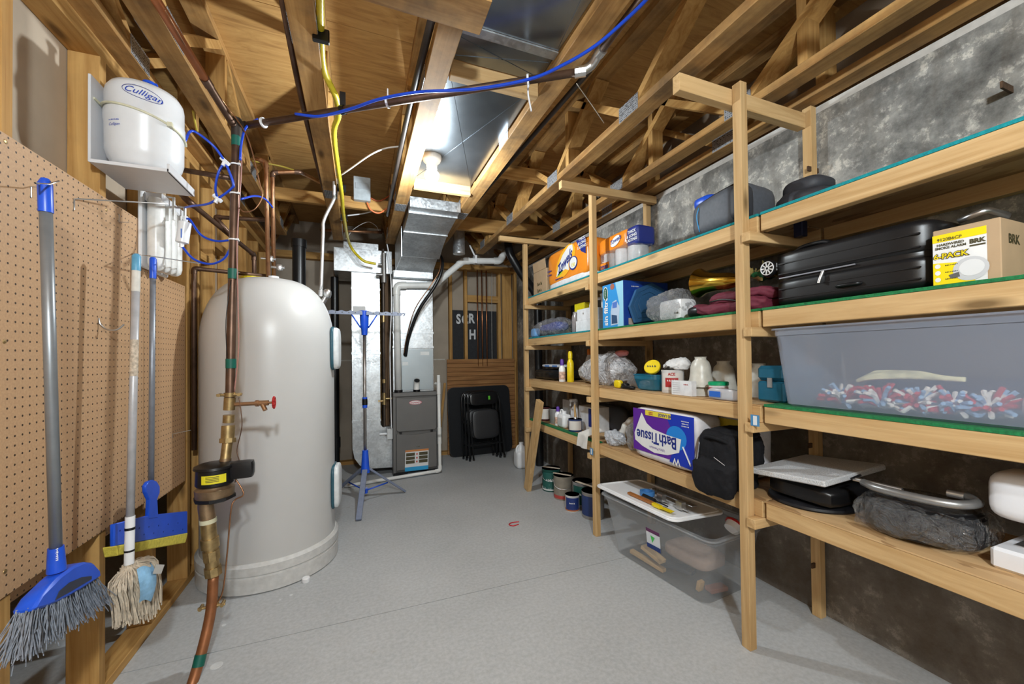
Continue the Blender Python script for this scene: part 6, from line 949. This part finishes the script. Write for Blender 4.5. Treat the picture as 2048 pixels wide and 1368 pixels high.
UD = lambda f, cu, cv: (lambda u, v_: f(cu-u, cv-v_)); text(bt, 'BathTissue', UD(L(4), -0.04, -0.012), 0.085, NAVY, bold=0.002, sx=0.83); text(bt, 'Ultra Premium', UD(L(4), -0.03, -0.068), 0.02, INK('violet', 0.10, 0.014, 0.28)); part('yellow_tab', rect(L(3), -0.12, 0.075, 0.105, 0.133), INK('tab_yellow', 0.74, 0.60, 0.05), bt); text(bt, '45 LARGE', UD(L(4), 0.03, 0.119), 0.022, NAVY, bold=0.0006); text(bt, '225', UD(L(4), -0.075, 0.119), 0.022, INK('ace_red', 0.38, 0.02, 0.02), bold=0.0006); text(bt, '~~~~~~~~\n~~~~~~~\n~~~~~~~~', UD(L(3), 0.17, 0.095), 0.012, WHT); part('swab', MB().tube([L(3)(0.155, -0.02), L(3)(0.205, -0.105)], 0.004, 5), WHT, bt); text(bt, 'W', UD(L(3), 0.11, -0.105), 0.05, WHT, bold=0.001)
b2 = thing('tissue_pack', 'yellow ended tissue pack behind the black bag', 'toilet paper', (1.74, 1.42, B4)); part('rolls', MB().soft((1.765, 1.40, B4+0.145), (0.06, 0.11, 0.143), 8, 6, 0.003), plain('tissue_white', (0.70, 0.69, 0.72)), b2, smooth=60); part('yellow_print', MB().box(1.7035, 1.7045, 1.30, 1.50, B4+0.15, B4+0.27), INK('tab_yellow', 0.74, 0.60, 0.05), b2)
b5 = thing('duffel_bag', 'black duffel bag hanging over the edge of the lowest shelf', 'bag', (1.6, 1.33, 0.57)); CANV = plain('black_canvas', (0.007, 0.007, 0.009), 0.8, 0, 0.3, 60, 0.2, 0.25)
part('body', MB().soft((1.575, 1.318, 0.715), (0.095, 0.105, 0.14), 6, 20, 0.013, 8, 9, fn=lambda o: (o.x-(0.035 if o.z < 0 else 0), o.y, o.z if (o.x < -0.05 or o.z > -0.088) else -0.088)), CANV, b5, smooth=70)
part('flap', MB().soft((1.595, 1.31, 0.845), (0.08, 0.09, 0.02), 3.5, 12, 0.012, 9), CANV, b5, smooth=70)
part('strap', MB().tube(crv([(1.51, 1.40, 0.80), (1.475, 1.35, 0.835), (1.478, 1.27, 0.83), (1.51, 1.23, 0.80)], 5), 0.009, 8), CANV, b5, smooth=180)
part('logo_streak', MB().beam((1.468, 1.31, 0.75), (1.468, 1.255, 0.727), 0.0018, 0.001, (1, 0, 0)), INK('badge_white', 0.75, 0.72, 0.72), b5)
part('zipper', MB().tube(crv([(1.486, 1.405, 0.80), (1.474, 1.405, 0.74), (1.446, 1.40, 0.66)], 4), 0.003, 6), plain('zip_grey', (0.25, 0.26, 0.3)), b5, smooth=180)
# ---- lowest shelf, near bay
solo('black_disc', 'large thin black disc lying on the lowest shelf', 'disc', MB().lathe([(0.001, 0), (0.146, 0), (0.15, 0.006), (0.147, 0.014), (0.138, 0.018), (0.001, 0.016)], (1.69, 1.04, B4), 48), plain('disc_black', (0.008, 0.008, 0.010), 0.5, 0, 0.4, 30, spec=0.3), smooth=40)
bx_ = thing('foam_case', 'shallow black tray topped with a speckled white foam sheet', 'case', (1.72, 1.02, B4+0.019)); part('tray', MB().soft((1.72, 1.025, B4+0.0555), (0.15, 0.125, 0.035), 7, 5), black(), bx_, smooth=50); T = Matrix.Translation((1.715, 1.045, B4+0.118)) @ Matrix.Rotation(R(-5), 4, 'X') @ Matrix.Rotation(R(-3), 4, 'Y'); part('foam_sheet', MB().box(-0.185, 0.19, -0.145, 0.15, -0.008, 0.014, T), plain('foam_white', (0.55, 0.56, 0.58), 0.9, 0, 0.25, 260, 0.5), bx_, bev=0.004)
rb = thing('wrapped_ring', 'black round appliance part wrapped in clear plastic', 'appliance part', (1.70, 0.70, B4)); part('drum', MB().lathe([(0.13, 0.005), (0.138, 0.01), (0.138, 0.085), (0.132, 0.092), (0.06, 0.088), (0.001, 0.088)], (1.70, 0.714, B4+0.004), 40), plain('drum_black', (0.008, 0.008, 0.010), 0.4, spec=0.3), rb, smooth=40); part('rim', MB().lathe([(0.130, 0.08), (0.134, 0.098), (0.126, 0.104), (0.118, 0.098), (0.116, 0.082)], (1.70, 0.714, B4+0.004), 40), black(), rb, smooth=50); part('wrap', MB().soft((1.70, 0.716, B4+0.056), (0.152, 0.142, 0.056), 3.4, 24, 0.018, 11, 5, flat=True, fn=lambda o: (o.x, o.y-(0.1*(-o.y-0.1) if o.y < -0.1 else 0), o.z*(1-1.5*max(0, -o.y-0.13)))), clear('crinkle_film', (0.80, 0.81, 0.84), 0.10, 0.05, 0.05, 1.0, 11), rb, smooth=60)
cc_ = thing('c_clamp', 'grey steel C-clamp lying on the wrapped ring', 'clamp', (1.66, 0.74, B4+0.13)); z_ = B4+0.146; part('frame', MB().tube(crv([(1.60, 0.82, z_), (1.572, 0.77, z_), (1.572, 0.68, z_), (1.60, 0.60, z_), (1.66, 0.575, z_+0.005), (1.71, 0.62, z_+0.006)], 6), 0.013, 8), plain('cast_steel', (0.30, 0.30, 0.30), 0.35, 0.7), cc_, smooth=60); part('screw', MB().tube([(1.60, 0.85, z_+0.004), (1.605, 0.72, z_+0.004)], 0.007, 8), chrome(), cc_, smooth=60); part('tommy_bar', MB().tube([(1.58, 0.845, z_+0.008), (1.64, 0.85, z_+0.012)], 0.004, 8), black(), cc_, smooth=60); part('anvil', MB().tube([(1.695, 0.615, z_+0.006), (1.69, 0.65, z_+0.006)], 0.011, 10), chrome(), cc_, smooth=60)
se = thing('sewing_machine', 'white sewing machine cut off by the right edge of the picture', 'sewing machine', (1.70, 0.37, B4)); M_SW = plain('machine_white', (0.72, 0.73, 0.77), 0.25, 0, 0.02)
part('base', MB().box(1.60, 1.80, 0.18, 0.536, B4, B4+0.058), M_SW, se, bev=0.008); part('head', MB().soft((1.68, 0.472, B4+0.195), (0.075, 0.075, 0.065), 4.5, 7), M_SW, se, smooth=60); part('arm', MB().soft((1.70, 0.34, B4+0.20), (0.07, 0.16, 0.055), 6, 6), M_SW, se, smooth=60); part('column', MB().box(1.64, 1.77, 0.185, 0.27, B4+0.05, B4+0.24), M_SW, se, bev=0.01); part('spool_pin', MB().tube([(1.70, 0.47, B4+0.255), (1.70, 0.47, B4+0.285)], 0.016, 12), plain('spool_brown', (0.12, 0.07, 0.05), 0.5), se, smooth=40); part('needle_bar', MB().tube([(1.70, 0.47, B4+0.06), (1.70, 0.47, B4+0.14)], 0.005, 8), chrome(), se, smooth=40); part('needle_plate', MB().box(1.66, 1.76, 0.43, 0.51, B4+0.0585, B4+0.0605), chrome(), se)

solo('navy_block', 'small navy block fixed under the top shelf behind the third post', 'bracket', MB().box(1.70, 1.735, 1.065, 1.10, LV[0]-0.075, LV[0]-0.0115), plain('navy_metal', (0.01, 0.015, 0.05), 0.4), bev=0.002)
# ================================================================ ON THE FLOOR BY THE SHELVES
q0 = oZ(0, 1064, 984); q1 = oX(1.468, 1092, 806)
solo('scrap_board', 'short pine board leaning against the far shelf post', 'board', MB().beam(Vector((1.425, 3.30, 0.004)), Vector((1.452, 3.07, 0.83)), 0.085, 0.038, (1, 0, 0.03)), pine(2), bev=0.002)
GRN, NVC = INK('can_green', 0.005, 0.07, 0.055), INK('can_navy', 0.015, 0.035, 0.13); G_ = 'paint cans on the floor'
def stick(lab, x, y, z, a, L_=0.16): d = Vector((math.cos(a), math.sin(a), 0)); solo('stir_stick', lab, 'stir stick', MB().beam(Vector((x, y, z))-d*L_*.5, Vector((x, y, z+0.006))+d*L_*.5, 0.024, 0.004), plain('stick_wood', (0.55, 0.46, 0.36), 0.8, 0, 0.2, 40), bev=0.001)
H_ = 0.195
paint('green gallon paint can farthest along the floor row', 1.635, 3.235, 0, 0.083, H_, GRN, INK('green_label', 0.015, 0.10, 0.085), '~~~~~', grp=G_, bandm=INK('band_white', 0.6, 0.62, 0.62), handle=True)
paint('tan gallon paint can second in the floor row', 1.635, 3.005, 0, 0.083, H_, plain('can_tan', (0.36, 0.32, 0.26), 0.4, 0.3), None, None, grp=G_, bandm=INK('band_red', 0.45, 0.06, 0.05), handle=True)
paint('green and silver gallon paint can behind the small blue can', 1.70, 2.80, 0, 0.083, H_, TIN, GRN, '~~~', grp=G_)
paint('small quart can with navy label in front of the row', 1.565, 2.735, 0, 0.055, 0.125, TINW, INK('quart_navy', 0.01, 0.03, 0.16), '~~~~', grp=G_, bandm=INK('band_orange', 0.5, 0.14, 0.03))
paint('silver gallon can with navy side beside the middle post', 1.645, 2.565, 0, 0.083, H_, plain('can_silver', (0.36, 0.34, 0.32), 0.4, 0.5), NVC, None, grp=G_, ang=math.atan2(-2.565, -1.645)-0.55)
stick('pale stir stick on the farthest green can', 1.63, 3.22, H_+0.004, 2.4); stick('stir stick lying on the tan can', 1.62, 3.0, H_+0.004, 2.3); stick('long stir stick bridging the two cans by the middle post', 1.66, 2.66, H_+0.006, 1.9, 0.24)
ft = thing('storage_tote', 'clear plastic tote on the floor under the lowest shelf', 'tote', (1.66, 1.78, 0)); M_FT = clear('tote_clear', (0.62, 0.65, 0.68), 0.30, 0.18, 0.3); RO = R(6)
T = bin_(ft, (1.672, 1.765, 0.0), (0.20, 0.375), (0.165, 0.315), 0.345, 0.002, M_FT, 0.022, RO, 'tub', 0.05)
fl_ = lambda k: plane_fn(T @ Vector((-0.189-0.0008*k, -0.03, 0.2)), T.to_3x3() @ Vector((0, -1, 0)), T.to_3x3() @ Vector((-0.09, 0, 1))); part('label', rect(fl_(0), -0.06, 0.035, -0.05, 0.06), INK('label_white2', 0.6, 0.62, 0.66), ft); part('label_top', rect(fl_(1), -0.06, 0.035, 0.04, 0.06), INK('label_wine', 0.10, 0.02, 0.08), ft); part('label_foot', rect(fl_(1), -0.06, 0.035, -0.05, -0.025), INK('quart_navy', 0.01, 0.03, 0.16), ft); part('label_mark', poly(fl_(1), [(-0.03, 0.025), (0.0, 0.02), (-0.02, -0.015)]), INK('mark_green', 0.05, 0.45, 0.08), ft)
TL_ = T @ Matrix.Translation((-0.045, 0.11, 0.364)) @ Matrix.Rotation(R(-1.2), 4, 'X') @ Matrix.Rotation(R(2.0), 4, 'Y') @ Matrix.Rotation(R(-5), 4, 'Z')
ld = thing('tote_lid', 'white plastic lid resting askew on the floor tote', 'lid', TL_ @ Vector((0, 0, 0))); part('panel', MB().prism(rrect(0.185, -0.34, 0.34, 0.05), 2, 0.0, 0.012, TL_), white(), ld, bev=0.003, smooth=40); part('raised_rim', MB().tube([TL_ @ Vector((a, b, 0.012)) for a, b in rrect(0.165, -0.32, 0.32, 0.04)+[rrect(0.165, -0.32, 0.32, 0.04)[0]]], 0.006, 6, False), white(), ld, smooth=60)
def tl(name, lab, cat, mb, m, **k): solo(name, lab, cat, mb, m, smooth=45, **k)
LP = lambda x, y, z=0.0: TL_ @ Vector((x, y, z+0.019))
mb = MB(); mb.lathe([(0.03, 0), (0.042, 0), (0.042, 0.024), (0.03, 0.024), (0.03, 0)], (0, 0, 0), 26, TL_ @ Matrix.Translation((-0.03, 0.02, 0.019))); tl('tape_roll', 'roll of blue painter tape on the tote lid', 'tape', mb, plain('tape_blue', (0.05, 0.20, 0.50), 0.5))
tl('scraper', 'scraper with orange brown wooden handle on the tote lid', 'tool', MB().beam(LP(-0.115, 0.08, 0.004), LP(-0.115, -0.13, 0.004), 0.022, 0.012), plain('handle_rust', (0.36, 0.13, 0.03), 0.5))
tl('screwdriver', 'black handled screwdriver beside the blue tape roll', 'tool', MB().tube([LP(-0.075, 0.0, 0.008), LP(-0.08, -0.10, 0.008)], 0.011, 8).tube([LP(-0.08, -0.10, 0.008), LP(-0.085, -0.20, 0.008)], 0.004, 6), black())
tl('putty_knife', 'yellow handled tool at the edge of the tote lid', 'tool', MB().beam(LP(-0.13, -0.14, 0.008), LP(-0.13, -0.20, 0.008), 0.02, 0.016).beam(LP(-0.13, -0.20, 0.008), LP(-0.12, -0.27, 0.006), 0.03, 0.002), YEL)
mb = MB(); mb.beam(LP(0.04, 0.06, 0.02), LP(0.0, -0.30, 0.03), 0.034, 0.004)
for k in range(14): mb.beam(LP(0.02-0.0*k, 0.04-0.022*k, 0.024), LP(0.055-0.0*k, 0.04-0.022*k, 0.024), 0.004, 0.008)
tl('metal_comb', 'long ribbed metal strip lying across the tote lid', 'tool', mb, chrome())
for lab, y_ in (('chrome clamp block beside the ribbed strip', -0.10), ('second chrome clamp block nearer the tote rim', -0.24)): tl('clamp_block', lab, 'clamp', MB().box(-0.05, -0.02, y_-0.02, y_+0.02, 0.02, 0.06, TL_ @ Matrix.Translation((0.0, 0, 0))).box(-0.04, -0.03, y_-0.05, y_+0.05, 0.022, 0.03, TL_), chrome())
mb = MB(); mb.lathe([(0.036, -0.03), (0.040, 0.0)], (0, 0, 0), 24, T @ Matrix.Translation((0.09, -0.295, 0.33)) @ Matrix.Rotation(R(55), 4, 'Y')); wt2 = thing('tub', 'white tub with red lid wedged in the floor tote', 'tub', T @ Vector((0.09, -0.295, 0.29))); part('tub', mb, white(), wt2, smooth=40); part('lid', MB().lathe([(0.046, 0.0), (0.046, 0.01), (0.042, 0.013), (0.001, 0.013)], (0, 0, 0), 26, T @ Matrix.Translation((0.09, -0.295, 0.33)) @ Matrix.Rotation(R(55), 4, 'Y')), plain('lid_red', (0.42, 0.02, 0.02), 0.35), wt2, smooth=40)
for lab, a, b, w_, m_ in (('pale wooden block lying in the floor tote', (-0.12, 0.12, 0.10), (-0.12, -0.02, 0.07), 0.05, pine(1)), ('long pale stick in the bottom of the floor tote', (-0.12, 0.22, 0.03), (-0.11, -0.02, 0.02), 0.03, pine(1)), ('small beige block near the floor of the tote', (-0.10, -0.23, 0.02), (-0.10, -0.24, 0.07), 0.035, pine(2)), ('reddish block at the near end of the tote', (-0.06, -0.25, 0.02), (0.04, -0.27, 0.02), 0.05, plain('red_block', (0.35, 0.14, 0.09), 0.6)), ('dark flat piece lying in the floor tote', (-0.09, 0.02, 0.05), (-0.05, -0.16, 0.06), 0.05, plain('dark_nylon', (0.03, 0.032, 0.04)))): solo('tool_block', lab, 'tool', MB().beam(T @ Vector(a), T @ Vector(b), w_, 0.02), m_, bev=0.002)
tl('inner_tray', 'tan tray holding tools deep in the floor tote', 'tray', MB().soft((0.03, -0.10, 0.12), (0.10, 0.14, 0.035), 5, 5, T=T), plain('tray_tan', (0.42, 0.30, 0.24), 0.6))
q = oZ(0.003, 1026, 1048); mb = MB(); mb.tube(crv([q+Vector((0.055, 0.02, 0)), q+Vector((0.0, 0.025, 0)), q+Vector((-0.03, 0.0, 0)), q+Vector((-0.01, -0.03, 0)), q+Vector((0.035, -0.02, 0))], 5), 0.004, 6); solo('red_clip', 'small red bent clip lying on the concrete floor', 'clip', mb, plain('clip_red', (0.5, 0.02, 0.03), 0.4), smooth=60)
